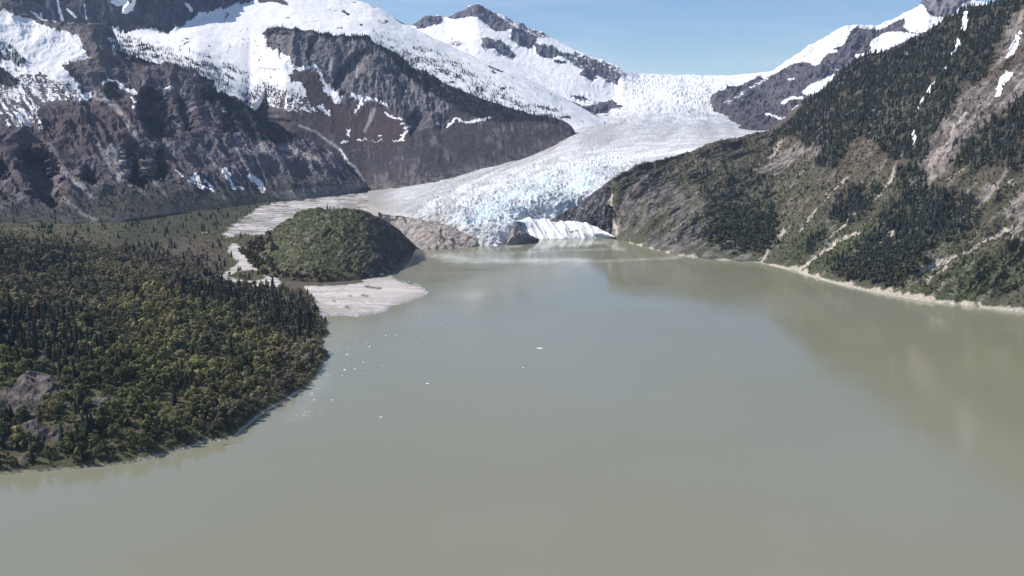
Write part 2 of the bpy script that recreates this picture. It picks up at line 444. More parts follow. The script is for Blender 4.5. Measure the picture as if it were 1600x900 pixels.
    snw = rmap(strokes=[([(1512, 25), (1505, 45)], 5), ([(1500, 64), (1491, 90)], 4), ([(1466, 130), (1453, 147)], 5), ([(1444, 158), (1434, 170)], 4),
                        ([(1576, 112), (1563, 126)], 7), ([(1563, 130), (1557, 145)], 5), ([(1595, 50), (1582, 72), (1574, 88)], 5), ([(1430, 205), (1425, 220)], 4), ([(1415, 87), (1418, 86)], 4),
                        ([(1480, 110), (1477, 116)], 3)], r=0.9)
    cliff = rmap([[(930, 300), (980, 268), (1040, 262), (1075, 290), (1100, 330), (1160, 372), (1200, 415), (1060, 405), (930, 378)]], r=12)
    grn = rmap([[(1040, 262), (1120, 225), (1200, 212), (1215, 245), (1140, 262), (1080, 300), (1050, 300)], [(1200, 400), (1250, 372), (1300, 385), (1290, 430), (1260, 440), (1215, 415)],
                [(1430, 440), (1520, 400), (1550, 440), (1500, 478), (1420, 468)]], r=8)
    C = look(con, qx, qy); B = look(bare, qx, qy); fx_ = fbm(G[..., 0] / 9, G[..., 1] / 9, G[..., 2] / 9, 4, 0.7, 3.); fy_ = fbm(G[..., 0] / 9, G[..., 1] / 9, G[..., 2] / 9, 4, 0.7, 13.); Pl = look(pale, PX0 + wx * 3 + fx_ * 5, PY0 + wy * 3 + fy_ * 5); Pl = sst(0.3, 0.62, Pl * (0.8 + 0.5 * fx_) )
    K = look(cliff, qx, qy); Gr = look(grn, qx, qy)
    n1 = fbm(G[..., 0] / 60, G[..., 1] / 60, G[..., 2] / 60, 4, 0.6, 4.)
    n2 = fbm(G[..., 0] / 12, G[..., 1] / 12, G[..., 2] / 12, 4, 0.65, 8.)
    col = lerp((0.086, 0.079, 0.054), (0.072, 0.079, 0.040), sst(-0.3, 0.35, n1 + 0.4 * flow))
    col = lerp(col, (0.055, 0.064, 0.028), Gr * 0.8)
    up_h = sst(60, 330, G[..., 2])
    col = lerp(col, (0.118, 0.090, 0.080), up_h * 0.75)
    rk = sst(0.12, 0.4, flow * 0.9 + n2 * 0.6 + B * 0.55 + K * 0.35 - 0.05)
    rockc = lerp((0.12, 0.105, 0.098), (0.31, 0.27, 0.25), sst(-0.25, 0.55, n2 + 0.6 * flow))
    rockc = lerp(rockc, lerp((0.085, 0.077, 0.076), (0.19, 0.17, 0.165), sst(-0.3, 0.5, n2 + 0.4 * flow)), K * 0.9)
    col = lerp(col, rockc, rk * (0.40 + 0.6 * np.maximum(B, K * 0.95)))
    col = lerp(col, (0.44, 0.39, 0.33), np.clip(Pl * 1.3 * (0.75 + 0.6 * n2), 0, 1))
    shore = 1 - sst(2.5, 6.0, G[..., 2] + 2.5 - 7.5 * sst(1215, 1260, PX) * sst(-0.25, 0.45, fbm(s / 22, s * 0, s * 0, 4, 0.7)) * (1 - 0.4 * sst(1400, 1500, PX)) - 1.5 * sst(1030, 1200, PX) + 4.5 * sst(1225, 1150, PX) * (fbm(s / 25, s * 0 + 3, s * 0, 3) * 2 + 0.5))
    col = lerp(col, (0.46, 0.41, 0.34), shore * 0.9)
    col = lerp(col, (0.040, 0.044, 0.028), C * (0.5 - 0.3 * sst(1225, 1190, PX)) * (1 - Pl))
    sn = look(snw, PX0 + wx * 3 + fx_ * 4, PY0 + wy * 3 + fy_ * 4) * 0.95
    grid_mesh('mountainside', G, land_material('mountainside_scrub', fine=4.0, bump=2.2, vari=0.5, snow_amp=0.2), {'albedo': col, 'snow': sn})
    thin = sst(0.45, 0.7, C + 0.45 * wx - 0.25 * B * 0) * (1 - sst(0.2, 0.5, Pl)) * (1 - sst(0.3, 0.6, sn))
    dens = 0.0125 * thin * (1 - 0.78 * sst(1225, 1190, PX))
    dens = np.where((G[..., 2] > 12) & (PX < 1850), dens, 0)
    p = scatter(G, vis, dens, 'c'); TREES.append((p, 'conifer', 15.0, (0.027, 0.036, 0.030)))
    bush = (0.0035 + 0.006 * sst(0.0, 0.3, n1)) * (PX < 1800) * (1 - C) * (1 - sst(0.2, 0.5, Pl + B)) * (1 - 0.88 * K) * (G[..., 2] > 9)
    p = scatter(G, vis, bush * 1.6, 'b'); TREES.append((p, 'bush', 3.4, (0.092, 0.088, 0.048)))
    p = scatter(G, vis, 0.0009 * (1 - K * 0.8) * (G[..., 2] > 14), 'c2'); TREES.append((p, 'conifer', 10, (0.032, 0.040, 0.030)))
    # broadleaf belt at the foot
    foot = look(rmap([[(1290, 440), (1350, 400), (1440, 380), (1440, 420), (1400, 455), (1330, 450)], [(1130, 340), (1210, 330), (1210, 380), (1160, 395), (1100, 370)]], r=8), PX, PY)
    p = scatter(G, vis, 0.016 * foot * (G[..., 2] > 9), 'd'); TREES.append((p, 'bush', 8.5, (0.075, 0.082, 0.050)))
build_right()

# ================================================================== LEFT: NEAR MOUNTAIN
def build_left():
    px = np.concatenate([np.arange(-900, -110, 5.0), np.arange(-110, 580, 0.9)])
    base = [(-110, 350, 80), (0, 348, 66), (100, 348, 50), (200, 342, 42), (300, 330, 30), (400, 318, 26), (500, 308, 28), (580, 298, 32)]
    c1 = [(-110, 300, 2150), (0, 300, 2250), (100, 302, 2400), (200, 300, 2600), (300, 292, 2850), (400, 290, 3100), (500, 285, 3300), (580, 294, 3480)]
    c2 = [(-110, 220, 2600), (0, 220, 2700), (100, 225, 2800), (200, 225, 2950), (300, 230, 3150), (400, 240, 3300), (500, 262, 3450), (580, 292, 3500)]
    c3 = [(-110, 125, 3250), (0, 130, 3300), (100, 140, 3300), (200, 150, 3350), (300, 170, 3450), (400, 200, 3500), (480, 235, 3530), (580, 290, 3520)]
    top = [(-110, -50, 3750), (0, -3, 3750), (20, 8, 3740), (50, 27, 3700), (95, 40, 3680), (130, 42, 3660), (160, 46, 3650), (172, 62, 3650), (200, 82, 3640), (240, 97, 3620), (270, 105, 3610), (310, 112, 3600),
           (330, 122, 3600), (345, 138, 3600), (375, 158, 3600), (400, 172, 3600), (440, 196, 3600), (480, 218, 3600), (520, 246, 3590), (560, 283, 3570), (580, 296, 3550)]
    G, vis = loft(px, [('z', base), ('D', c1), ('D', c2), ('D', c3), ('D', top)], 0.9, skirt=(-150, -40), back=((100, -30), (260, -140)))
    PX, PY = project(G)
    rec = rmap([[(224, 140), (250, 138), (268, 170), (278, 198), (270, 218), (235, 212), (218, 190)], [(279, 152), (292, 158), (308, 210), (290, 208)], [(322, 128), (342, 130), (337, 162), (318, 160)],
                [(32, 226), (76, 232), (88, 260), (103, 305), (88, 318), (58, 302), (36, 262)], [(-40, 250), (12, 250), (10, 298), (-40, 296)], [(198, 232), (221, 238), (227, 282), (203, 284)],
                [(253, 232), (262, 250), (250, 272), (236, 270), (240, 245)], [(130, 255), (145, 262), (156, 285), (138, 282)], [(345, 172), (360, 180), (372, 215), (350, 205)]], r=4)
    env = sst(0, 130, G[..., 2] - 35)
    n = normals(G)
    nrm = np.array([0.62, -0.6, 0.5])
    G = G - nrm * (look(rec, PX + fbm(PX / 8, PY / 8, PX * 0, 3) * 9, PY + fbm(PX / 9, PY / 9, PX * 0 + 4, 3) * 9) * 95)[..., None]
    smooth_snow = look(rmap([[(-120, -60), (-2, 14), (60, 36), (120, 54), (142, 88), (100, 110), (130, 145), (90, 160), (0, 200), (-120, 200)]], r=6), PX, PY)
    G, d, flow, s, q = relief(G, (-0.62, 0.78), 36, 5.5, 2.0, mask=(0.12 + 0.88 * env) * (1 - 0.62 * smooth_snow), w=125, stretch=6)
    PX, PY = project(G)
    wx = fbm(G[..., 0] / 45, G[..., 1] / 45, G[..., 2] / 45, 5, 0.6, 2.5); wy = fbm(G[..., 0] / 45, G[..., 1] / 45, G[..., 2] / 45, 5, 0.6, 6.5)
    S1 = rmap([[(-120, -60), (-2, 14), (20, 22), (60, 36), (92, 47), (120, 54), (128, 72), (142, 88), (118, 94), (98, 102), (104, 112), (122, 130), (132, 145), (112, 140), (96, 128), (80, 122), (60, 112), (48, 120), (30, 112), (0, 108), (-120, 100)],
               ([(-120, 100), (0, 105), (45, 115), (90, 122), (135, 150), (130, 160), (90, 158), (60, 175), (72, 205), (40, 200), (0, 200), (-120, 200)], 0.52),
               ([(60, 120), (110, 125), (140, 155), (110, 160)], 0.5),
               [(168, 52), (180, 62), (205, 80), (240, 94), (200, 92), (180, 76)]],
              [([(160, 130), (168, 126), (182, 127)], 3), ([(185, 132), (196, 141), (211, 144)], 4.5), ([(244, 138), (268, 139)], 3), ([(298, 283), (306, 272), (310, 285)], 6), ([(302, 284), (318, 292), (336, 299)], 4),
               ([(348, 265), (358, 277), (366, 292)], 5), ([(390, 274), (400, 284), (413, 298)], 6), ([(350, 175), (366, 176)], 2.5), ([(275, 266), (290, 276)], 2.5), ([(206, 155), (210, 170)], 3),
               ([(318, 282), (336, 292)], 2.5), ([(376, 290), (380, 296)], 3), ([(135, 148), (142, 152)], 8)], r=1.4)
    streakz = rmap([[(-120, 140), (0, 140), (60, 150), (120, 170), (110, 200), (60, 210), (-120, 220)]], r=10)
    tal = rmap([([(425, 300), (480, 293), (560, 288), (575, 298), (560, 304), (440, 314)], 0.55), ([(158, 232), (188, 282), (212, 275), (206, 245), (178, 222)], 0.8), ([(140, 140), (160, 142), (180, 166), (150, 155), (133, 150)], 1.0)],
               [([(135, 148), (160, 155), (180, 166), (198, 190), (215, 216)], 5), ([(78, 226), (88, 245), (96, 265), (120, 285), (146, 308)], 4), ([(152, 225), (170, 255), (185, 282)], 4), ([(172, 225), (182, 244), (192, 262)], 4),
                ([(98, 310), (130, 335), (165, 352)], 3), ([(214, 240), (235, 275), (258, 300)], 3), ([(310, 225), (340, 260), (352, 272)], 3), ([(370, 230), (392, 272)], 3), ([(190, 280), (242, 312)], 2), ([(336, 299), (352, 312)], 3),
                ([(440, 228), (500, 252)], 8), ([(455, 190), (478, 205), (500, 222), (518, 240)], 2.5), ([(400, 222), (440, 250)], 6)], r=1.2)
    cr = rmap([[(-120, -60), (10, 0), (60, 25), (95, 38), (160, 44), (175, 70), (165, 110), (130, 128), (120, 112), (108, 100), (142, 90), (128, 70), (118, 54), (60, 38), (0, 14), (-120, -40)]], r=2)
    con = rmap([[(325, 132), (345, 140), (400, 175), (440, 196), (470, 210), (450, 222), (400, 222), (365, 195)], [(-60, 66), (0, 68), (24, 76), (42, 98), (34, 106), (12, 98), (-60, 90)], [(-60, 98), (5, 104), (28, 130), (14, 134), (-60, 128)],
                [(154, 142), (166, 127), (184, 131), (187, 150), (170, 156)], [(222, 185), (262, 180), (278, 218), (240, 215)], [(175, 58), (200, 84), (240, 102), (215, 98), (185, 84)]], r=1.5)
    lowg = rmap([[(-120, 315), (60, 318), (140, 300), (220, 278), (330, 288), (420, 284), (500, 276), (575, 290), (575, 330), (-120, 360)]], r=14)
    redb = rmap([[(-120, 205), (60, 200), (130, 165), (190, 180), (215, 230), (150, 235), (60, 235), (-120, 235)], [(180, 150), (225, 150), (215, 215), (190, 190)]], r=12)
    n1 = fbm(G[..., 0] / 70, G[..., 1] / 70, G[..., 2] / 70, 4, 0.6, 4.); n2 = fbm(G[..., 0] / 16, G[..., 1] / 16, G[..., 2] / 16, 4, 0.65, 8.)
    T = look(tal, PX + wx * 3, PY + wy * 3); Lg = look(lowg, PX, PY); Rb = look(redb, PX, PY)
    rockc = lerp((0.082, 0.071, 0.084), (0.195, 0.168, 0.182), sst(-0.3, 0.45, n2 * 0.7 + flow * 1.3))
    brown = lerp((0.062, 0.046, 0.049), (0.098, 0.073, 0.072), sst(-0.4, 0.4, n2))
    vg = sst(-0.25, 0.25, -n1 + 0.35 * flow + 0.9 * Rb - 0.05 - 0.2 * sst(200, 420, PX))
    col = lerp(rockc, brown, vg * 0.92)
    col = lerp(col, (0.064, 0.066, 0.042), np.clip(Lg * 1.05 * (0.8 + 0.4 * n1), 0, 1))
    col = lerp(col, (0.14, 0.122, 0.115), look(cr, PX + wx * 3, PY + wy * 3) * 0.8)
    col = lerp(col, (0.33, 0.30, 0.285), np.clip(T * (0.85 + 0.6 * n2), 0, 1))
    Cm = look(con, PX + wx * 5, PY + wy * 5)
    col = lerp(col, (0.030, 0.034, 0.030), Cm * 0.8)  # dark conifer ground; tone also holds painted shadow of the dark patches
    sn = look(S1, PX + wx * 7 + n2 * 6, PY + wy * 5 + flow * 5)
    sn = sn + look(streakz, PX, PY) * (flow * 0.55 - 0.12) * (1 - sst(150, 215, PY) * 0.45) - 0.45 * Cm
    sn = sn + 0.22 * flow * sst(0.2, 0.5, sn) * (1 - sst(0.8, 1.0, sn)) - T * sst(0.55, 0.2, sn)
    grid_mesh('mountain', G, land_material('mountain_rock', fine=6.0, bump=3.0, vari=0.42, snow_amp=0.42, snow_scale=14), {'albedo': col, 'snow': sn})
    p = scatter(G, vis, 0.010 * sst(0.4, 0.6, Cm), 'c'); TREES.append((p, 'conifer', 14, (0.016, 0.020, 0.020)))
    p = scatter(G, vis, 0.006 * Lg * (0.7 + n1), 'b'); TREES.append((p, 'bush', 3.5, (0.10, 0.10, 0.065)))
    crest = np.zeros(G.shape[:2]); iv = np.where(vis)[0]; crest[iv[-30]:iv[-1] + 1] = 1
    p = scatter(G, vis, 0.006 * crest * (PX > 165) * (wx > -0.1), 'c'); TREES.append((p, 'conifer', 13, (0.016, 0.020, 0.020)))
    p = scatter(G, vis, 0.0012 * ((sn > 0.35) & (sn < 0.75) | (env < .5)), 'c'); TREES.append((p, 'conifer', 11, (0.018, 0.024, 0.020)))
build_left()

# ================================================================== MIDDLE ROCK MOUNTAIN
def build_middle():
    px = np.arange(390, 905, 0.9)
    base = [(390, 180, 3680), (440, 206, 3680), (480, 222, 3670), (520, 248, 3630), (570, 300, 3480), (600, 297, 3420), (650, 291, 3400), (700, 284, 3450), (750, 268, 3560), (830, 247, 3720), (885, 219, 3820), (905, 219, 3860)]
    m1 = [(390, 150, 3850), (440, 165, 3830), (500, 200, 3760), (570, 245, 3640), (650, 240, 3620), (700, 240, 3650), (800, 226, 3790), (870, 209, 3850), (890, 210, 3860), (905, 218, 3870)]
    m2 = [(390, 105, 4080), (440, 95, 4120), (480, 112, 4080), (520, 150, 4000), (600, 165, 3960), (650, 182, 3900), (700, 195, 3880), (800, 200, 3880), (870, 197, 3890), (890, 201, 3890), (905, 217, 3875)]
    top = [(390, 62, 4320), (412, 50, 4310), (425, 43, 4300), (440, 42, 4300), (460, 45, 4300), (478, 47, 4300), (500, 52, 4300), (545, 58, 4300), (580, 58, 4300), (592, 68, 4290), (615, 84, 4260), (640, 103, 4220), (700, 133, 4120), (760, 156, 4040), (830, 178, 3960), (878, 187, 3920), (888, 192, 3910), (896, 202, 3890), (905, 216, 3880)]
    G, vis = loft(px, [('D', base), ('D', m1), ('D', m2), ('D', top)], 0.85, skirt=(-90, -50), back=((60, -15), (300, -200)))
    PX, PY = project(G)
    cp = np.array([0, 0, CAM_H]); G = cp + (G - cp) * (1 + 0.09 * (1 - sst(380, 455, PX + 22 * fbm(PY / 25, PX * 0, PX * 0, 3))) * sst(262, 232, PY))[..., None]
    PX, PY = project(G)
    rec = rmap([[(524, 138), (533, 108), (552, 88), (582, 78), (570, 98), (552, 116), (540, 140)], [(640, 186), (654, 170), (669, 178), (662, 200), (644, 212)], [(488, 60), (496, 62), (490, 95), (483, 90)], [(610, 100), (625, 110), (640, 135), (622, 128)],
                [(440, 70), (448, 72), (450, 90), (440, 88)]], r=3.5)
    G = G - np.array([0.75, -0.6, 0.2]) * (look(rec, PX + fbm(PX / 6, PY / 6, PX * 0, 3) * 4, PY) * 75)[..., None]
    cl = look(rmap([[(415, 40), (600, 55), (700, 130), (700, 200), (640, 190), (600, 165), (530, 160), (500, 112), (455, 105), (430, 80)]], r=5), PX, PY)
    G, d, flow, s, q = relief(G, (-0.1, 1.0), 18, 6, 3.0, mask=0.24 + 0.95 * cl, w=70, stretch=5)
    PX, PY = project(G)
    wx = fbm(G[..., 0] / 45, G[..., 1] / 45, G[..., 2] / 45, 5, 0.6, 2.5); wy = fbm(G[..., 0] / 45, G[..., 1] / 45, G[..., 2] / 45, 5, 0.6, 6.5)
    sn = rmap([[(380, 40), (412, 52), (418, 72), (432, 82), (455, 98), (460, 112), (452, 118), (458, 130), (470, 128), (480, 150), (472, 158), (440, 150), (410, 130), (380, 110)],
               ([(380, 105), (430, 135), (480, 150), (500, 176), (470, 178), (440, 172), (380, 160)], 0.5)],
              [([(430, 80), (450, 92), (457, 104), (469, 109), (490, 103), (500, 110), (505, 125), (513, 142)], 3.6), ([(510, 136), (521, 148), (531, 158)], 9), ([(525, 158), (535, 153)], 4), ([(553, 149), (563, 154), (566, 160)], 6), ([(563, 158), (558, 172), (557, 177)], 3),
               ([(545, 152), (556, 148)], 2), ([(572, 154), (588, 157), (603, 165)], 3.5), ([(603, 177), (614, 184), (627, 186)], 3.2), ([(638, 198), (633, 206), (626, 219)], 3), ([(628, 193), (632, 193)], 3),
               ([(698, 196), (712, 187), (732, 191), (750, 187), (765, 183)], 3.2), ([(545, 204), (543, 212)], 4), ([(558, 219), (575, 219.5)], 1.2), ([(582, 220), (600, 220)], 1.2), ([(612, 220), (630, 220)], 1.2), ([(536, 223), (541, 223)], 3), ([(592, 212), (594, 212)], 3), ([(500, 165), (505, 172)], 6), ([(511, 176), (516, 181)], 4),
               ([(530, 232), (545, 255)], 1.6), ([(680, 193), (685, 194)], 2.5)], r=1.0)
    falls = rmap(strokes=[([(515, 222), (530, 232), (540, 247), (556, 264), (562, 272), (570, 288), (566, 300)], 3.0), ([(468, 196), (495, 207), (515, 222)], 2), ([(519, 90), (517, 115)], 2.5), ([(558, 105), (556, 125)], 3), ([(570, 205), (585, 170)], 4)], r=0.9)
    red = rmap([[(452, 112), (500, 112), (530, 160), (600, 165), (630, 190), (645, 215), (600, 232), (540, 225), (500, 200), (470, 170), (480, 150)]], r=6)
    con = rmap([[(575, 54), (600, 66), (650, 100), (720, 135), (800, 166), (870, 184), (870, 192), (790, 192), (730, 180), (700, 160), (660, 140), (625, 108), (600, 82)], [(410, 48), (440, 42), (475, 46), (475, 50), (440, 47), (418, 60)], [(480, 48), (580, 58), (578, 64), (500, 58)]], r=2)
    slab = rmap([[(560, 290), (640, 280), (740, 262), (840, 235), (900, 205), (900, 250), (700, 300), (560, 305)]], r=5)
    n1 = fbm(G[..., 0] / 70, G[..., 1] / 70, G[..., 2] / 70, 4, 0.6, 4.); n2 = fbm(G[..., 0] / 15, G[..., 1] / 15, G[..., 2] / 15, 4, 0.65, 8.)
    rockc = lerp((0.092, 0.085, 0.095), (0.215, 0.195, 0.205), sst(-0.3, 0.45, n2 * 0.8 + flow * 0.9))
    low = lerp((0.052, 0.044, 0.048), (0.085, 0.070, 0.072), sst(-0.3, 0.5, n2 + 0.5 * n1))
    col = lerp(low, rockc, np.clip(cl + 0.5 * sst(0.25, 0.5, flow + n1), 0, 1))
    col = lerp(col, (0.075, 0.047, 0.044), look(red, PX + wx * 6, PY + wy * 6) * 0.85)
    col = lerp(col, (0.17, 0.152, 0.14), np.clip(look(slab, PX, PY) * sst(-0.1, 0.3, n2 + 0.15), 0, 1))
    Cm = look(con, PX + wx * 5, PY + wy * 5)
    col = lerp(col, (0.030, 0.034, 0.032), Cm * 0.75)
    Fl = look(falls, PX + wx * 1.5, PY + wy)
    col = lerp(col, (0.36, 0.34, 0.34), np.clip(Fl * (0.9 + 0.7 * n2), 0, 1))
    s_ = look(sn, PX + wx * 4 + n2 * 6, PY + wy * 4 + flow * 5)
    s_ = s_ * (1 - 0.35 * sst(0.1, 0.45, n2)) + 0.2 * flow * sst(0.2, 0.5, s_) * (1 - sst(0.8, 1.0, s_))
    grid_mesh('rock_mountain', G, land_material('cliff_rock', fine=6.0, bump=3.0, vari=0.4, snow_amp=0.38, snow_scale=12), {'albedo': col, 'snow': s_})
    p = scatter(G, vis, 0.011 * sst(0.35, 0.6, Cm), 'c'); TREES.append((p, 'conifer', 14, (0.016, 0.020, 0.020)))
    p = scatter(G, vis, 0.0022 * ((s_ > 0.3) & (s_ < 0.8)), 'c'); TREES.append((p, 'conifer', 12, (0.016, 0.020, 0.020)))
build_middle()

# ================================================================== SNOW DOME WITH THE DARK HEADWALL
def build_dome():
    px = np.concatenate([np.arange(-900, -110, 6.0), np.arange(-110, 945, 1.0)])
    base = [(-110, 10, 3850), (50, 50, 3850), (95, 60, 3850), (160, 72, 3820), (200, 105, 3800), (310, 135, 3780), (345, 160, 3780), (390, 175, 3800), (440, 100, 4380), (480, 80, 4420), (580, 95, 4420), (640, 135, 4360), (700, 160, 4250), (760, 178, 4180), (830, 195, 4120), (880, 205, 4080), (945, 212, 4050)]
    mid = [(-110, -2, 4600), (50, 30, 4600), (95, 44, 4600), (190, 54, 4600), (250, 54, 4620), (272, 50, 4650), (305, 40, 4750), (400, 40, 4800), (480, 35, 4850), (580, 45, 4850), (640, 75, 4800), (700, 100, 4700), (830, 150, 4500), (900, 180, 4400), (945, 200, 4350)]
    cliff = [(-110, -60, 4680), (95, 10, 4680), (190, 15, 4690), (250, 25, 4700), (272, 22, 4760), (305, 16, 4900), (400, 6, 5250), (430, 3, 5250), (480, 10, 5200), (580, 25, 5200), (640, 55, 5050), (700, 84, 4950), (830, 135, 4720), (900, 170, 4600), (945, 192, 4500)]
    top = [(-110, -95, 4800), (95, -70, 4800), (190, -70, 4800), (250, -60, 4850), (305, -50, 5100), (400, -30, 5600), (530, -12, 5600), (555, 0, 5500), (575, 6, 5480), (595, 14, 5450), (610, 24, 5400), (625, 34, 5350), (650, 46, 5250), (700, 70, 5150), (750, 92, 5050), (800, 112, 4950), (850, 136, 4850), (900, 162, 4750), (930, 180, 4650), (945, 188, 4600)]
    G, vis = loft(px, [('D', base), ('D', mid), ('D', cliff), ('D', top)], 0.95, skirt=(-60, -60), back=((150, -30), (700, -400)))
    PX, PY = project(G)
    cl = rmap([[(-120, -100), (395, -100), (398, 3), (360, 9), (312, 19), (303, 26), (290, 34), (272, 48), (258, 52), (246, 46), (228, 44), (205, 46), (195, 52), (186, 46), (150, 43), (130, 38), (95, 38), (60, 22), (-120, -30)]], r=2)
    K = look(cl, PX, PY)
    G, d, flow, s, q = relief(G, (-0.2, 1.0), 26, 7, 4.0, mask=0.10 + 1.1 * K, w=110, stretch=4)
    PX, PY = project(G)
    G[..., 2] += 9 * fbm(G[..., 0] / 160, G[..., 1] / 160, PX * 0, 5, 0.55) * (1 - K)
    PX, PY = project(G)
    wx = fbm(G[..., 0] / 60, G[..., 1] / 60, G[..., 2] / 60, 5, 0.65, 2.5); wy = fbm(G[..., 0] / 60, G[..., 1] / 60, G[..., 2] / 60, 5, 0.65, 6.5)
    K = look(cl, PX + wx * 7 + 5 * fbm(PX / 5, PY / 30, PX * 0, 3, 0.7), PY + wy * 6 + 7 * fbm(PX / 4, PX * 0, PX * 0, 3, 0.7))
    spots = look(rmap([[(532, 15), (540, 16), (547, 24), (543, 25)], [(400, -5), (440, -5), (452, 9), (445, 8), (430, 3), (405, 4)], [(596, 2), (620, 3), (640, 10), (630, 10)], [(610, 24), (640, 40), (628, 37)],
                       [(755, 100), (790, 112), (780, 112)], [(350, 30), (352, 33), (348, 33)]], r=0.8), PX + wx * 3, PY + wy * 3)
    gullysnow = look(rmap(strokes=[([(90, 0), (98, 35)], 4), ([(185, -5), (200, 10), (196, 16)], 9), ([(175, 0), (185, 8)], 6), ([(210, -5), (205, 15)], 5), ([(120, 28), (105, 15)], 3), ([(290, 5), (300, 18)], 4), ([(132, 5), (135, 30)], 2)], r=1.2), PX + wx * 3, PY + wy * 3)
    tre = rmap([([(168, 50), (240, 75), (320, 92), (360, 100), (410, 140), (450, 170), (470, 200), (440, 200), (400, 176), (345, 142), (310, 116), (240, 100), (200, 86)], 1.0),
                ([(580, 55), (640, 70), (700, 92), (760, 130), (850, 168), (900, 186), (870, 195), (800, 180), (700, 140), (640, 110), (600, 80)], 1.0),
                ([(340, 60), (400, 50), (410, 80), (350, 85)], 0.25)], r=7)
    Tm = look(tre, PX, PY)
    n2 = fbm(G[..., 0] / 18, G[..., 1] / 18, G[..., 2] / 18, 4, 0.65, 8.)
    col = lerp((0.042, 0.040, 0.052), (0.088, 0.082, 0.098), sst(-0.3, 0.4, n2 + flow))  # headwall rock darkened and blued so its colour carries the shadow
    col = lerp(col, (0.06, 0.062, 0.066), 1 - np.clip(K * 1.5, 0, 1))
    sn = 1.05 - K * 1.15 - spots * 1.2 + gullysnow * 1.0 + 0.30 * flow * sst(0.3, 0.7, K) - Tm * (0.42 - 0.5 * n2)
    ribs = fbm(G[..., 0] / 55, G[..., 1] / 130, G[..., 2] / 40, 5, 0.6, 31.)
    sn = sn - 0.75 * sst(0.30, 0.42, ribs + 0.12 * Tm) * sst(-0.1, 0.25, wx)
    grid_mesh('snowfield', G, land_material('snow_and_headwall', fine=7.0, bump=3.0, vari=0.35, snow_amp=0.30, snow_scale=12), {'albedo': col, 'snow': sn})
    low = 1 - sst(0, 1, np.clip((PY - 40) / 200, 0, 1)) * 0
    p = scatter(G, vis, 0.013 * Tm ** 1.5 * sst(-0.25, 0.35, wx), 'c'); TREES.append((p, 'conifer', 12, (0.016, 0.020, 0.022)))
build_dome()

# ================================================================== FAR PEAK
def build_peak():
    px = np.arange(555, 1016, 0.9)
    base = [(555, 80, 5800), (650, 90, 5700), (750, 125, 5400), (830, 158, 5150), (900, 185, 4950), (960, 188, 4980), (985, 180, 5200), (1000, 166, 5600), (1016, 152, 6000)]
    mid = [(555, 72, 6500), (650, 62, 6500), (750, 68, 6300), (830, 104, 6100), (900, 135, 5800), (960, 152, 5850), (1000, 153, 5950), (1016, 150, 6050)]
    top = [(555, 62, 7200), (620, 48, 7000), (640, 39, 7000), (655, 31, 7000), (665, 26, 7000), (690, 25, 7000), (697, 27, 7000), (708, 21, 7000), (720, 17, 7000), (735, 10, 7000), (745, 7, 7000), (757, 11, 7000), (770, 17, 6980), (800, 30, 6900), (825, 42, 6850), (850, 52, 6800), (875, 66, 6700), (900, 78, 6600), (925, 88, 6550), (950, 97, 6500), (965, 104, 6450), (973, 112, 6400), (978, 124, 6350), (990, 138, 6250), (1016, 148, 6100)]
    G, vis = loft(px, [('D', base), ('D', mid), ('D', top)], 0.85, skirt=(-60, -60), back=((80, -50), (800, -600)))
    PX, PY = project(G)
    rkm = rmap([[(640, 38), (665, 24), (692, 24), (688, 36), (672, 41), (655, 46)], [(696, 26), (745, 4), (760, 12), (772, 20), (800, 42), (792, 46), (776, 50), (765, 44), (755, 32), (742, 26), (730, 27), (715, 30)],
                [(752, 60), (762, 58), (775, 64), (782, 62), (800, 78), (805, 92), (790, 88), (779, 84), (768, 74), (756, 76)],
                [(800, 40), (848, 54), (835, 65), (828, 78), (810, 70), (797, 60)], [(833, 68), (862, 70), (882, 84), (852, 92), (838, 84)], [(863, 93), (885, 96), (880, 100), (865, 98)],
                ([(860, 80), (900, 82), (940, 95), (968, 106), (978, 128), (975, 137), (950, 130), (938, 120), (915, 112), (890, 98)], 0.62), [(908, 110), (920, 110), (935, 122), (925, 127), (908, 118)],
                [(932, 100), (953, 103), (945, 105)], ([(770, 15), (860, 52), (850, 62), (800, 42)], 0.5),
                [(818, 140), (835, 144), (850, 150), (872, 150), (895, 158), (912, 166), (935, 160), (965, 155), (985, 150), (1006, 150), (1010, 156), (985, 176), (940, 182), (900, 184), (880, 182), (850, 165)],
                [(890, 148), (915, 152), (925, 158), (900, 156)], [(664, 62), (682, 66), (698, 77), (692, 80), (676, 70)], ([(705, 60), (725, 66), (715, 75), (700, 72)], 0.5), ([(740, 98), (752, 103), (785, 118), (770, 116)], 0.6)], r=1.4)
    K = look(rkm, PX, PY)
    G, d, flow, s, q = relief(G, (0.1, 1.0), 26, 9, 5.0, mask=0.22 + 0.95 * K, w=110, stretch=3.5)
    PX, PY = project(G)
    wx = fbm(G[..., 0] / 70, G[..., 1] / 70, G[..., 2] / 70, 5, 0.65, 2.5); wy = fbm(G[..., 0] / 70, G[..., 1] / 70, G[..., 2] / 70, 5, 0.65, 6.5)
    K = look(rkm, PX + wx * 5, PY + wy * 4)
    n2 = fbm(G[..., 0] / 22, G[..., 1] / 22, G[..., 2] / 22, 4, 0.65, 8.)
    col = lerp((0.085, 0.080, 0.095), (0.150, 0.138, 0.150), sst(-0.3, 0.4, n2 + flow))
    sn = 1.0 - K * 1.05 + 0.55 * n2 * sst(0.1, 0.4, K) * (1 - 0.5 * sst(0.85, 1, K))
    grid_mesh('snowy_peak', G, land_material('peak_rock', fine=8.0, bump=3.0, vari=0.3, snow_amp=0.34, snow_scale=16), {'albedo': col, 'snow': sn})
build_peak()

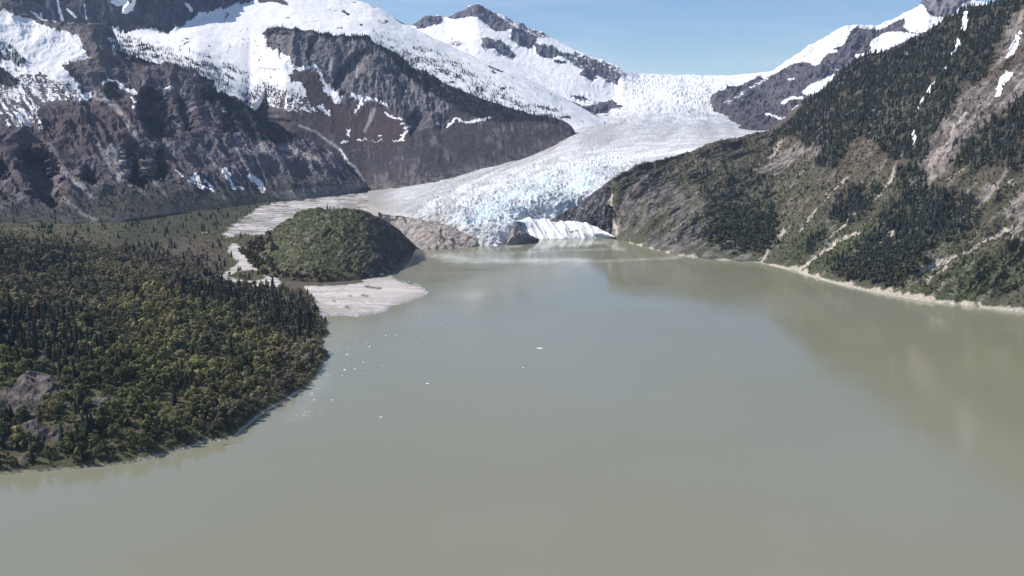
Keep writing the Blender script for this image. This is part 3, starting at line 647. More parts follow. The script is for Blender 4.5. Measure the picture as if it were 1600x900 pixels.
# ================================================================== FAR RIGHT MOUNTAIN
def build_far_right():
    px = np.arange(1094, 1660, 0.9)
    base = [(1094, 190, 5200), (1105, 194, 4950), (1130, 203, 4700), (1190, 209, 4500), (1250, 215, 4400), (1660, 150, 4400)]
    mid = [(1094, 188, 5300), (1110, 172, 5200), (1130, 170, 5150), (1200, 160, 5080), (1280, 125, 5200), (1400, 85, 5350), (1660, 70, 5300)]
    top = [(1094, 187, 5400), (1100, 178, 5400), (1108, 165, 5400), (1116, 149, 5400), (1125, 143, 5420), (1140, 137, 5430), (1152, 136, 5440), (1165, 130, 5480), (1180, 124, 5520), (1190, 119, 5560), (1200, 113, 5600), (1215, 104, 5650), (1230, 95, 5700), (1250, 80, 5720), (1280, 62, 5800), (1310, 46, 5850), (1322, 40, 5860), (1335, 38, 5860), (1352, 40, 5880), (1368, 41, 5900), (1384, 35, 5950), (1400, 27, 6000), (1425, 15, 6000), (1440, 9, 6000), (1444, 3, 6010), (1448, -10, 6020), (1465, -14, 6020), (1508, -12, 6000), (1514, -2, 6000), (1525, 0, 5980), (1540, 4, 5950), (1600, 15, 5900), (1660, 25, 5900)]
    G, vis = loft(px, [('D', base), ('D', mid), ('D', top)], 0.85, skirt=(-60, -60), back=((80, -50), (800, -600)))
    PX, PY = project(G)
    sm = rmap([[(1185, 119), (1230, 90), (1280, 56), (1320, 36), (1345, 36), (1330, 48), (1325, 60), (1318, 70), (1300, 78), (1290, 88), (1275, 105), (1262, 98), (1245, 98), (1228, 106), (1210, 116), (1195, 122)],
               ([(1345, 36), (1400, 22), (1440, 6), (1446, 12), (1420, 26), (1400, 34), (1375, 46), (1340, 44)], 0.8), [(1362, 62), (1380, 52), (1405, 48), (1440, 55), (1420, 62), (1395, 74), (1360, 88), (1335, 96), (1338, 84), (1358, 82)],
               [(1418, 22), (1442, 8), (1450, 22), (1460, 26), (1485, 25), (1500, 8), (1515, 0), (1545, 2), (1560, 10), (1480, 32), (1440, 52), (1420, 48), (1412, 42)], [(1252, 143), (1268, 130), (1296, 122), (1300, 128), (1285, 142), (1262, 150)],
               [(1290, 122), (1308, 114), (1312, 122), (1295, 126)], [(1302, 108), (1312, 108), (1310, 112)], ([(1125, 160), (1150, 150), (1160, 140), (1200, 118), (1205, 122), (1170, 142), (1140, 165)], 0.45), [(1418, 128), (1430, 120)]],
              [([(1222, 161), (1236, 152), (1254, 152)], 3), ([(1238, 174), (1245, 165), (1254, 163)], 3), ([(1200, 178), (1212, 182), (1222, 186), (1236, 181)], 2.5), ([(1232, 124), (1240, 123)], 2.5), ([(1196, 178), (1202, 178)], 2.5), ([(1300, 82), (1305, 80)], 4)], r=1.2)
    K = look(sm, PX, PY)
    G, d, flow, s, q = relief(G, (0.5, 0.85), 24, 8, 6.0, mask=1.0 - 0.6 * K, w=100, stretch=4)
    PX, PY = project(G)
    wx = fbm(G[..., 0] / 60, G[..., 1] / 60, G[..., 2] / 60, 5, 0.65, 2.5); wy = fbm(G[..., 0] / 60, G[..., 1] / 60, G[..., 2] / 60, 5, 0.65, 6.5)
    n2 = fbm(G[..., 0] / 22, G[..., 1] / 22, G[..., 2] / 22, 4, 0.65, 8.)
    K = look(sm, PX + wx * 5, PY + wy * 4)
    col = lerp((0.080, 0.074, 0.086), (0.130, 0.118, 0.128), sst(-0.3, 0.4, n2 + flow))
    col = lerp(col, (0.070, 0.054, 0.058), sst(150, 190, PY) * 0.75)
    tw = look(rmap([[(1445, -20), (1512, -20), (1500, 8), (1487, 25), (1462, 25), (1452, 15)]], r=1), PX, PY)
    col = lerp(col, (0.24, 0.215, 0.22), tw * 0.8)
    grid_mesh('far_mountain', G, land_material('far_mountain_rock', fine=8.0, bump=3.0, vari=0.3, snow_amp=0.5, snow_scale=16), {'albedo': col, 'snow': K * 1.02 - tw * 0.9 + 0.5 * n2 * sst(0.05, 0.4, K) * (1 - sst(0.8, 1, K))})
    p = scatter(G, vis, 0.004 * (PY > 95) * (PY < 175) * sst(-0.1, 0.3, wx) * (K < 0.4), 'c'); TREES.append((p, 'conifer', 12, (0.018, 0.022, 0.024)))
build_far_right()

# ================================================================== GLACIER
def ice_material():
    m, t, b = new_mat('glacier_ice'); L = t.links.new
    tcn = N(t, 'ShaderNodeTexCoord')
    a1 = N(t, 'ShaderNodeAttribute', attribute_name='albedo')
    n1 = N(t, 'ShaderNodeTexNoise', Scale=0.16, Detail=5.0, Roughness=0.65); L(tcn.outputs['Object'], n1.inputs['Vector'])
    r1 = N(t, 'ShaderNodeMapRange'); r1.inputs['From Min'].default_value = 0.3; r1.inputs['From Max'].default_value = 0.7
    r1.inputs['To Min'].default_value = 0.84; r1.inputs['To Max'].default_value = 1.12
    L(n1.outputs['Fac'], r1.inputs['Value'])
    mu = N(t, 'ShaderNodeVectorMath', operation='SCALE'); L(a1.outputs['Color'], mu.inputs[0]); L(r1.outputs[0], mu.inputs['Scale'])
    L(mu.outputs[0], b.inputs['Base Color'])
    bp = N(t, 'ShaderNodeBump', Strength=0.7, Distance=1.6); L(n1.outputs['Fac'], bp.inputs['Height']); L(bp.outputs[0], b.inputs['Normal'])
    b.inputs['Roughness'].default_value = 0.6
    return m
def build_glacier():
    px = np.arange(575, 1275, 0.8)
    toe = [(575, 322, 2700), (600, 336, 2420), (640, 340, 2290), (690, 350, 2230), (725, 362, 2140), (745, 378, 2085), (760, 383, 2065), (785, 384, 2070), (801, 383, 2080), (812, 370, 2190), (823, 358, 2290), (835, 355, 2340), (860, 352, 2360), (900, 346, 2370), (950, 336, 2400), (1000, 330, 2420), (1275, 290, 2500)]
    a1 = [(575, 318, 2760), (600, 330, 2450), (640, 330, 2330), (690, 338, 2270), (725, 345, 2200), (745, 356, 2150), (760, 358, 2140), (785, 356, 2150), (801, 353, 2170), (812, 347, 2260), (823, 341, 2350), (835, 338, 2380), (860, 334, 2400), (900, 326, 2410), (950, 314, 2440), (1000, 305, 2460), (1275, 270, 2550)]
    m1 = [(575, 310, 2950), (640, 315, 2600), (700, 312, 2480), (800, 312, 2440), (900, 300, 2470), (950, 287, 2500), (1000, 272, 2580), (1100, 240, 2700), (1275, 235, 2750)]
    m2 = [(575, 304, 3150), (640, 298, 3000), (700, 289, 2950), (800, 266, 2950), (900, 244, 2980), (1000, 228, 3050), (1100, 216, 3100), (1275, 208, 3100)]
    m3 = [(575, 298, 3480), (640, 290, 3440), (700, 281, 3480), (750, 265, 3590), (830, 244, 3760), (880, 219, 3850), (900, 207, 3900), (1000, 203, 3850), (1100, 203, 3850), (1275, 205, 3850)]
    m4 = [(575, 292, 3900), (830, 240, 4100), (880, 210, 4300), (900, 190, 4700), (960, 184, 4950), (1000, 181, 4900), (1100, 190, 4750), (1190, 206, 4600), (1275, 206, 4600)]
    m5 = [(575, 285, 4400), (830, 235, 4600), (900, 185, 5200), (960, 172, 5400), (1000, 158, 5500), (1060, 152, 5500), (1120, 160, 5450), (1275, 180, 5300)]
    top = [(575, 280, 5000), (830, 230, 5200), (900, 180, 5700), (950, 150, 6200), (970, 112, 6500), (985, 112, 6550), (1000, 115, 6600), (1050, 118, 6650), (1100, 119, 6650), (1150, 117, 6600), (1200, 112, 6500), (1275, 108, 6400)]
    G, vis = loft(px, [('D', c) for c in (toe, a1, m1, m2, m3, m4, m5, top)], 0.7, skirt=(-20, -40), back=((400, -5), (2500, -60)))
    PX, PY = project(G)
    up = np.array([0.25, 0.97])
    q = G[..., 0] * up[0] + G[..., 1] * up[1]; s = G[..., 0] * up[1] - G[..., 1] * up[0]
    z0 = s * 0
    wob = fbm(s / 90, q / 90, z0, 4, 0.6, 1.)
    brk = look(rmap([[(615, 325), (690, 292), (800, 268), (880, 248), (960, 238), (1010, 265), (950, 300), (950, 390), (700, 390)], [(965, 118), (1200, 105), (1160, 130), (1100, 188), (900, 186), (960, 150)]], r=14), PX, PY)
    amp = 2.2 + 5.0 * brk
    amp = np.where(PX < 680, np.minimum(amp, 0.4 + np.maximum(PX - 575, 0) * 0.05), amp); brk = brk * sst(580, 700, PX)
    # crevasses across the flow, seracs where the ice steepens
    cre = ridged((s + wob * 60) / 95, (q + wob * 45 + 14 * fbm(s / 120, q / 200, z0, 2)) / 17, z0, 3, 0.55, 2.)
    ser = ridged((s + wob * 40) / 17, (q + wob * 40) / 13, z0, 4, 0.6, 4.)
    sharp = np.sign(cre) * np.abs(cre) ** 0.8
    arch = fbm(s / 130, q / 60, z0 + 9, 4, 0.55)
    cre = cre + 0.6 * ridged((s + wob * 90) / 260, (q + wob * 60) / 48, z0, 2, 0.5, 6.)
    d = amp * (0.85 * sharp + 0.55 * ser) + 14 * arch * (0.3 + brk)
    d = d + amp * 0.35 * fbm(s / 7, q / 7, z0 + 4, 3, 0.6)
    d = d * sst(1200, 1100, PX) + 0 * d
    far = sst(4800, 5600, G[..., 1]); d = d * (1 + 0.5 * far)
    n = normals(G); G = G + n * d[..., None]
    PX, PY = project(G)
    n1 = fbm(s / 60, q / 60, z0 + 1, 4, 0.6); n2 = fbm(s / 10, q / 10, z0 + 5, 4, 0.65)
    lanes = fbm((s + wob * 30) / 38, q / 900, z0 + 2, 4, 0.6)
    wx, wy = n1 * 14, fbm(s / 50, q / 50, z0 + 12, 3) * 10
    blue = look(rmap([[(720, 352), (740, 330), (800, 305), (860, 290), (930, 272), (960, 262), (940, 285), (900, 320), (870, 345), (850, 350), (820, 340), (780, 345), (740, 360)], ([(800, 290), (860, 270), (960, 250), (960, 290), (870, 340), (700, 340)], 0.65)], r=8), PX + wx, PY + wy)
    dirt = look(rmap([([(540, 280), (575, 290), (575, 345), (545, 345)], 1.0), ([(560, 290), (640, 283), (740, 260), (895, 200), (905, 208), (850, 246), (745, 280), (650, 303), (630, 325), (600, 338), (560, 330)], 1.0), ([(600, 300), (700, 290), (720, 310), (690, 350), (620, 345)], 0.6),
                      ([(905, 190), (1000, 185), (1100, 192), (1200, 206), (1080, 218), (960, 232), (900, 225)], 0.55), [(640, 330), (700, 345), (770, 352), (770, 375), (720, 370), (640, 350)]], r=5), PX + wx * .4, PY + wy * .4)
    col = lerp((0.52, 0.525, 0.545), (0.78, 0.785, 0.80), sst(-0.45, 0.45, 0.7 * n2 + n1 + 0.4 * wob))
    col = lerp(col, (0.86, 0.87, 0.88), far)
    col = lerp(col, (0.54, 0.75, 0.83), np.clip(blue * (0.20 + 0.75 * sst(-0.1, 0.5, n1 + n2 * 0.6)), 0, 0.95))
    col = lerp(col, (0.50, 0.48, 0.48), np.clip(sst(0.0, 0.4, lanes) * 0.62 * (1 - far) + 0.15 * sst(0, 0.5, n2), 0, 1))
    col = lerp(col, (0.34, 0.32, 0.305), np.clip(dirt * (0.70 + 0.8 * lanes + 0.5 * n2), 0, 1)); col = lerp(col, (0.34, 0.315, 0.29), sst(635, 580, PX))
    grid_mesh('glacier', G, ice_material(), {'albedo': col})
build_glacier()

# ================================================================== SNOW BANK, ROCK STEP, ROCK DOME, ROCK PILE
def small_loft(name, px, curves, mat, colf, amp, sc, seed, up=(0, 1), flute=None, back=((40, -6), (160, -60))):
    G, vis = loft(px, curves, 0.55, skirt=(-12, -12), back=back)
    n = normals(G)
    q = G[..., 0] * up[0] + G[..., 1] * up[1] + G[..., 2]; s = G[..., 0] * up[1] - G[..., 1] * up[0]
    PX, PY = project(G)
    e = sst(px[0], px[0] + 12, PX) * sst(px[-1], px[-1] - 12, PX)
    d = amp * (ridged(s / sc, q / (sc * 2.2), s * 0 + seed, 4, 0.6) + 0.6 * fbm(G[..., 0] / (sc * .4), G[..., 1] / (sc * .4), G[..., 2] / (sc * .4), 4, 0.65, seed))
    if flute is not None: d = d + flute * (ridged((s + 0.5 * G[..., 2]) / 24 + 0.3 * fbm(s / 60, q / 60, s * 0, 2), q / 300, s * 0 + 4, 2, 0.4))
    G = G + n * (d * e)[..., None]
    PX, PY = project(G)
    n2 = fbm(G[..., 0] / 7, G[..., 1] / 7, G[..., 2] / 7, 4, 0.65, seed)
    fl = fbm(s / 8, q / 40, s * 0 + seed, 4, 0.6)
    col, sn = colf(G, PX, PY, n2, fl)
    grid_mesh(name, G, mat, {'albedo': col, 'snow': sn}); return G, vis

rockm = land_material('toe_rock', fine=3.0, bump=1.6, vari=0.4, snow_amp=0.3, snow_scale=5)
px = np.arange(852, 985, 0.6)
small_loft('rock_step', px, [('D', [(852, 374, 2300), (900, 370, 2300), (940, 372, 2290), (985, 378, 2260)]), ('D', [(852, 362, 2310), (880, 354, 2310), (905, 347, 2310), (930, 338, 2315), (950, 330, 2320), (985, 330, 2320)]),
    ('D', [(852, 347, 2340), (865, 342, 2350), (880, 332, 2360), (905, 321, 2370), (920, 308, 2380), (935, 297, 2390), (950, 287, 2400), (985, 282, 2440)])], rockm,
    lambda G, X, Y, n2, fl: (lerp((0.05, 0.048, 0.055), (0.17, 0.155, 0.15), sst(-0.2, 0.5, n2 + fl)), 0.42 * sst(0.1, 0.6, fbm((X + Y * 1.6) / 30, (Y - X * -0.6) / 4, X * 0, 3)) * (X < 935)), 5, 22, 3., up=(0.5, .85))
px = np.arange(596, 782, 0.6)
small_loft('rock_slab', px, [('z', [(596, 392, 0), (640, 389, 0), (680, 390, 0), (730, 387, 0), (760, 382, 0), (782, 381, 0)]),
    ('D', [(596, 368, 2120), (640, 372, 2110), (670, 366, 2110), (700, 364, 2110), (730, 368, 2105), (755, 377, 2085), (782, 380, 2080)]),
    ('D', [(596, 335, 2330), (640, 340, 2260), (690, 350, 2200), (715, 356, 2170), (740, 368, 2120), (760, 378, 2090), (782, 380, 2085)])], rockm,
    lambda G, X, Y, n2, fl: (lerp(lerp((0.22, 0.19, 0.17), (0.44, 0.385, 0.345), sst(-0.35, 0.35, n2 + 0.5 * fl)), (0.075, 0.068, 0.066), sst(0.1, 0.3, ridged(X / 26, Y / 20, X * 0, 3) - 0.25 + 0.4 * sst(352, 342, Y))), X * 0), 3.2, 26, 7., up=(0.3, .95))
px = np.arange(792, 842, 0.6)
small_loft('rock_pile', px, [('z', [(792, 383, 0), (810, 382, 0), (830, 379, 0), (842, 375, 0)]), ('D', [(792, 381, 2080), (800, 370, 2090), (812, 365, 2105), (826, 371, 2110), (842, 374, 2160)]),
    ('D', [(792, 378, 2095), (799, 360, 2115), (806, 351, 2130), (815, 356, 2140), (826, 366, 2140), (842, 373, 2165)])], rockm,
    lambda G, X, Y, n2, fl: (lerp((0.17, 0.155, 0.145), (0.38, 0.34, 0.31), sst(-0.3, 0.4, n2)), 0.25 + 0 * X), 2.5, 16, 9.)
snowm = land_material('old_snow', fine=4.0, bump=0.8, vari=0.2, snow_amp=0.12, snow_scale=4, snow_col=(0.88, 0.875, 0.87))
px = np.arange(806, 960, 0.5)
small_loft('snow_bank', px, [('z', [(806, 346, 39), (812, 350, 34), (822, 359, 20), (835, 373, 0), (860, 374, 0), (900, 372, 0), (940, 371, 0), (960, 372, 0)]),
    ('D', [(806, 345.5, 2240), (820, 348, 2240), (840, 357, 2235), (870, 359, 2240), (905, 359, 2245), (935, 363, 2230), (950, 367, 2210), (960, 370, 2190)]),
    ('D', [(806, 344, 2270), (812, 343, 2280), (825, 341, 2300), (840, 342, 2310), (852, 341, 2310), (862, 344, 2310), (872, 347, 2305), (884, 345, 2310), (900, 347, 2310), (915, 348, 2305), (935, 355, 2280), (950, 364, 2235), (960, 369, 2200)])], snowm,
    lambda G, X, Y, n2, fl: (lerp((0.25, 0.22, 0.2), (0.35, 0.32, 0.3), sst(0, 1, n2)), 1.0 - 0.5 * sst(369, 373, Y + n2 * 2) - 0.9 * look(rmap([[(889, 361), (897, 360), (896, 364), (890, 364)], [(898, 359), (904, 359), (904, 362), (898, 362)]], r=0.8), X, Y)), 1.2, 20, 11., flute=4.5)

# ================================================================== VALLEY FLOOR, DELTA, LEFT FOREST HILL
SHORE = [(-1100, 752), (-400, 752), (-110, 750), (0, 742), (50, 738), (100, 735), (160, 729), (230, 720), (255, 712), (285, 704), (310, 695), (345, 689), (370, 682), (400, 655), (425, 640), (450, 625), (470, 610), (487, 597), (498, 583), (505, 568), (515, 556),
         (512, 548), (500, 545), (508, 533), (500, 530), (516, 521), (511, 512), (514, 505), (505, 496), (516, 494), (540, 493), (560, 495), (585, 490), (606, 486), (612, 478), (640, 472), (660, 463), (667, 458), (662, 450), (648, 446), (625, 440), (612, 432), (615, 422), (632, 402), (640, 387), (648, 372),
         (700, 345), (700, 300), (560, 285), (400, 300), (-1100, 300)]
CTRL = [(-300, 720, 10), (-300, 600, 60), (-300, 450, 110), (-300, 350, 120), (0, 715, 12), (0, 660, 26), (0, 600, 44), (0, 560, 58), (0, 500, 74), (0, 450, 80), (0, 400, 76), (0, 360, 72), (60, 690, 14), (60, 600, 48), (100, 650, 22), (180, 610, 30), (150, 500, 46), (150, 420, 46), (150, 370, 46), (150, 350, 46),
        (180, 690, 8), (250, 650, 14), (300, 600, 22), (300, 540, 32), (300, 490, 30), (230, 460, 32), (400, 610, 10), (400, 560, 22), (430, 540, 18), (350, 500, 24), (380, 470, 7), (330, 450, 8), (450, 500, 5), (480, 530, 7), (490, 560, 6), (450, 470, 3), (300, 400, 10), (230, 400, 22), (350, 350, 14), (300, 350, 22), (400, 335, 18), (250, 345, 34),
        (500, 465, 2.2), (560, 465, 2.0), (600, 460, 1.8), (640, 457, 1.2), (560, 485, 0.9), (400, 440, 3.5), (420, 420, 4), (380, 400, 6), (360, 380, 8), (450, 350, 14), (520, 335, 18), (560, 325, 22), (600, 312, 28), (620, 350, 18), (640, 300, 30), (480, 315, 24), (500, 440, 2.5), (600, 435, 2.2), (450, 445, 3)]
HIDDEN_BACK = [(-800, 740, 12), (-800, 600, 60), (-800, 450, 110), (-800, 350, 120), (-550, 740, 12), (-550, 600, 60), (-550, 450, 110), (-550, 350, 120), (-300, 330, 115), (0, 335, 70), (200, 325, 40)]
def build_valley():
    gx = np.concatenate([np.arange(-1000, -200, 6.0), np.arange(-200, 705, 1.3)]); gy = np.concatenate([np.arange(286, 400, 0.7), np.arange(400, 560, 1.0), np.arange(560, 782, 1.4)])
    GX, GY = np.meshgrid(gx, gy)
    G = at_z(GX, GY, 0.0 * GX)[::-1].copy(); GX = GX[::-1]; GY = GY[::-1]
    X, Y = G[..., 0], G[..., 1]
    num = np.zeros(X.shape); den = np.zeros(X.shape)
    for a, b, z in CTRL + HIDDEN_BACK:
        p = at_z(a, b, float(z)); r = 60 + 0.055 * p[1]
        w = np.exp(-((X - p[0]) ** 2 + (Y - p[1]) ** 2) / (2 * r * r)) + 1e-5 / (1 + ((X - p[0]) ** 2 + (Y - p[1]) ** 2) / 1e5)
        num += w * z; den += w
    K = num / den
    sh = np.array(SHORE, float); W3 = at_z(sh[:, 0], sh[:, 1], np.zeros(len(sh)))[:, :2]
    nshore = 46
    dmin = np.full(X.shape, 1e9)
    for i in range(nshore - 1):
        a = W3[i]; b = W3[i + 1]; ab = b - a; L2 = (ab ** 2).sum()
        t = np.clip(((X - a[0]) * ab[0] + (Y - a[1]) * ab[1]) / L2, 0, 1)
        dmin = np.minimum(dmin, np.hypot(X - a[0] - t * ab[0], Y - a[1] - t * ab[1]))
    arr = np.zeros((RH, RW), f32); fill([(max(x, RX0), y) for x, y in SHORE], arr)
    ins = look(arr, np.clip(GX, RX0 + 1, 1700), GY) > 0.5
    j = fbm(X / 14, Y / 14, X * 0, 4, 0.6) * 5
    sd = np.where(ins, dmin, -dmin) + j * np.where(GX > 498, 0.7, 0.5)
    lowland = K < 4.5
    shape = np.where(sd > 0, 1 - np.exp(-np.maximum(sd, 0) / np.where(lowland, 12, 45)), 0)
    Z = np.where(sd > 0, 0.15 + np.minimum(sd * 0.22, 1.3) * np.where(lowland, 0.4, 1) + K * shape, np.maximum(sd * 0.25, -4) - 0.2)
    steep = sst(8, 40, K)
    Z += (6.0 * fbm(X / 70, Y / 70, X * 0 + 3, 4) + 1.6 * fbm(X / 14, Y / 14, X * 0 + 5, 4, 0.6)) * steep * shape
    Z += 0.25 * fbm(X / 18, Y / 9, X * 0 + 2, 4) * (sd > 3)
    # rough bare outcrops at the left edge
    G[..., 2] = Z
    PX, PY = project(G)
    out = rmap([[(-120, 600), (0, 612), (22, 600), (45, 578), (85, 592), (98, 606), (92, 622), (70, 632), (60, 655), (0, 650), (-120, 660)], [(10, 678), (40, 662), (62, 655), (66, 672), (85, 680), (60, 700), (40, 685)], [(138, 628), (170, 622), (184, 628), (175, 642), (145, 642)],
                [(95, 630), (125, 628), (126, 636), (98, 638)], [(168, 668), (182, 664), (192, 676), (172, 676)], [(70, 672), (112, 668), (110, 682), (76, 690)], ([(-60, 470), (45, 480), (40, 500), (-60, 510)], 0.28), ([(55, 545), (78, 548), (76, 566), (60, 564)], 0.55), ([(30, 712), (45, 712), (44, 728), (34, 728)], .6)], r=2.5)
    O = look(out, PX + 5 * fbm(X / 10, Y / 10, X * 0, 3), PY)
    G[..., 2] += O * (3 + 5.0 * ridged(X / 18, Y / 18, X * 0 + 4, 5, 0.65))
    PX, PY = project(G)
    grav = rmap([[(345, 362), (372, 350), (385, 338), (405, 322), (450, 314), (520, 308), (570, 300), (640, 296), (700, 296), (690, 340), (640, 345), (600, 335), (560, 330), (500, 327), (460, 336), (440, 352), (412, 366), (390, 368), (360, 368)],
                 [(357, 388), (368, 380), (375, 384), (388, 392), (385, 400), (393, 412), (410, 414), (432, 418), (436, 440), (434, 450), (420, 450), (408, 448), (395, 450), (390, 443), (365, 440), (334, 438), (352, 425), (368, 416), (374, 406), (358, 400)],
                 [(474, 447), (540, 446), (575, 440), (560, 436), (600, 434), (612, 430), (700, 430), (700, 500), (500, 500), (496, 480), (488, 462)], [(315, 360), (328, 361), (322, 365)], [(290, 376), (300, 377), (292, 380)]], r=1.6)
    isl = rmap([[(352, 432), (368, 424), (395, 422), (415, 428), (416, 434), (400, 440), (375, 436)]], r=1.5)
    silt = rmap([[(540, 448), (610, 444), (655, 452), (640, 464), (600, 470), (540, 462)]], r=5)
    wx = fbm(X / 25, Y / 25, X * 0, 4, 0.6) * 6; wy = fbm(X / 25, Y / 25, X * 0 + 7, 4, 0.6) * 3
    fr = sst(400, 370, PY); g = look(grav, PX + wx * (1 + 1.6 * fr), PY + wy * (1 + 1.2 * fr)) * (1 - look(isl, PX + wx, PY + wy)); g = g + (0.45 * fbm(X / 45, Y / 18, X * 0 + 14, 4, 0.6) - 0.02) * sst(425, 380, PY)
    g = sst(0.35, 0.6, g)
    n1 = fbm(X / 60, Y / 60, X * 0 + 1, 4, 0.6); n2 = fbm(X / 7, Y / 7, X * 0 + 5, 4, 0.65); st = fbm(X / 60, Y / 12, X * 0 + 9, 4, 0.6)
    col = lerp((0.085, 0.088, 0.038), (0.105, 0.090, 0.052), sst(-0.3, 0.3, n1))
    flat = look(rmap([[(200, 395), (260, 380), (350, 372), (345, 430), (330, 450), (480, 450), (500, 490), (440, 470), (330, 455), (250, 430)], [(430, 440), (560, 432), (600, 434), (560, 447), (440, 450)]], r=6), PX, PY)
    col = lerp(col, (0.112, 0.086, 0.068), flat * 0.9)
    green = look(rmap([[(150, 400), (200, 345), (340, 315), (420, 300), (500, 300), (400, 330), (340, 362), (280, 372)]], r=10), PX, PY)
    col = lerp(col, (0.052, 0.056, 0.034), green * 0.85)
    gc = lerp((0.40, 0.37, 0.345), (0.62, 0.57, 0.54), sst(-0.3, 0.4, st + n2 * 0.4))
    gc = lerp(gc, (0.62, 0.56, 0.53), look(silt, PX, PY) * 0.5)
    farg = sst(378, 360, PY)
    gc = lerp(gc, (0.27, 0.25, 0.23), farg * sst(-0.3, 0.25, -n1 - st * 1.1)); gc = lerp(gc, (0.13, 0.115, 0.10), farg * sst(0.12, 0.3, fbm(X / 30, Y / 30, X * 0 + 21, 5, 0.65)) * 0.8)
    gc = lerp(gc, (0.60, 0.59, 0.58), look(rmap([[(405, 345), (440, 328), (465, 322), (460, 334), (430, 350), (408, 352)], [(480, 320), (530, 312), (540, 315), (500, 323)]], r=3), PX + wx, PY + wy) * sst(-0.1, 0.2, st))
    col = lerp(col, gc, g)
    col = lerp(col, lerp((0.062, 0.052, 0.048), (0.165, 0.138, 0.13), sst(-0.25, 0.45, n2 + 0.5 * st)), sst(0.3, 0.6, O))
    bea = sst(-1, 1, sd) * sst(3.2, 1.6, sd + 3.5 * fbm(X / 20, Y / 20, X * 0 + 3, 3)) * (PX > 215) * (1 - 0.6 * sst(470, 510, PX)) + 0.6 * sst(2.5, 1, sd) * (sd > 0) * (PX <= 215)
    col = lerp(col, (0.42, 0.38, 0.32), np.clip(bea, 0, 1) * (g < 0.5))
    dk = look(rmap(strokes=[([(565, 461), (575, 463)], 1.5), ([(570, 447), (585, 450), (596, 451)], 2.2), ([(545, 462), (550, 463)], 1.5), ([(520, 470), (524, 471)], 1.5), ([(540, 479), (545, 481)], 1.5)], r=0.8), PX, PY)
    col = lerp(col, (0.12, 0.09, 0.08), dk)
    G = G.astype(np.float64)
    grid_mesh('valley_floor', G, land_material('valley_ground', fine=2.5, bump=0.8, vari=0.35), {'albedo': col, 'snow': col[..., 0] * 0})
    vis = np.ones(G.shape[0], bool)
    wood = (sd > 3.6) * (1 - sst(0.25, 0.6, O)) * (1 - g)
    wood = wood * ((PX > -330) & (PX < 522) & (PY > 300)) * (1 - sst(0.3, 0.6, look(rmap([[(420, 436), (620, 430), (620, 450), (500, 462), (440, 452)]], r=2), PX, PY)))
    # conifers: belt behind the hump, clumps at the left, scattered
    conm = look(rmap([([(255, 450), (330, 438), (380, 455), (450, 462), (485, 480), (505, 500), (516, 525), (500, 548), (460, 540), (420, 520), (380, 505), (330, 480), (280, 468)], 1.0),
                      ([(-120, 385), (30, 385), (110, 395), (140, 420), (60, 430), (-120, 420)], 0.8), ([(-120, 480), (80, 490), (130, 480), (150, 560), (110, 610), (60, 580), (0, 560), (-120, 560)], 0.85),
                      ([(-120, 650), (40, 680), (80, 690), (60, 720), (-120, 730)], 0.9), ([(110, 630), (170, 640), (165, 680), (120, 690)], 0.9), ([(180, 390), (260, 390), (250, 440), (200, 440)], 0.15), ([(280, 560), (320, 560), (320, 620), (290, 620)], 0.45)], r=9), PX, PY)
    cl = fbm(X / 35, Y / 35, X * 0 + 11, 3, 0.6)
    pc = scatter(G, vis, wood * (0.0003 + 0.0007 * sst(380, 440, PY) + 0.013 * np.clip(conm * (1 + 1.1 * cl), 0, 1)), 'c')
    closure = look(rmap([([(-120, 372), (150, 392), (300, 412), (340, 440), (520, 470), (530, 560), (400, 680), (230, 730), (-120, 770)], 1.0)], r=10), PX, PY)
    pb = scatter(G, vis, wood * closure * (0.0128 * (1 - 0.62 * conm) * np.clip(1.0 + 1.1 * cl, 0.12, 2.2)), 'b')
    pf = scatter(G, vis, wood * (0.006 + 0.004 * n1) * (1 - closure * 0.7) * (PY < 470), 'f')
    pu = scatter(G, vis, wood * (sd > 1.5) * (PY > 480) * (0.028 + 0.02 * cl) * (1 - 0.5 * conm), 'u')
    return G, pc, pb, pf, pu
VG, PC, PB, PF, PU = build_valley()

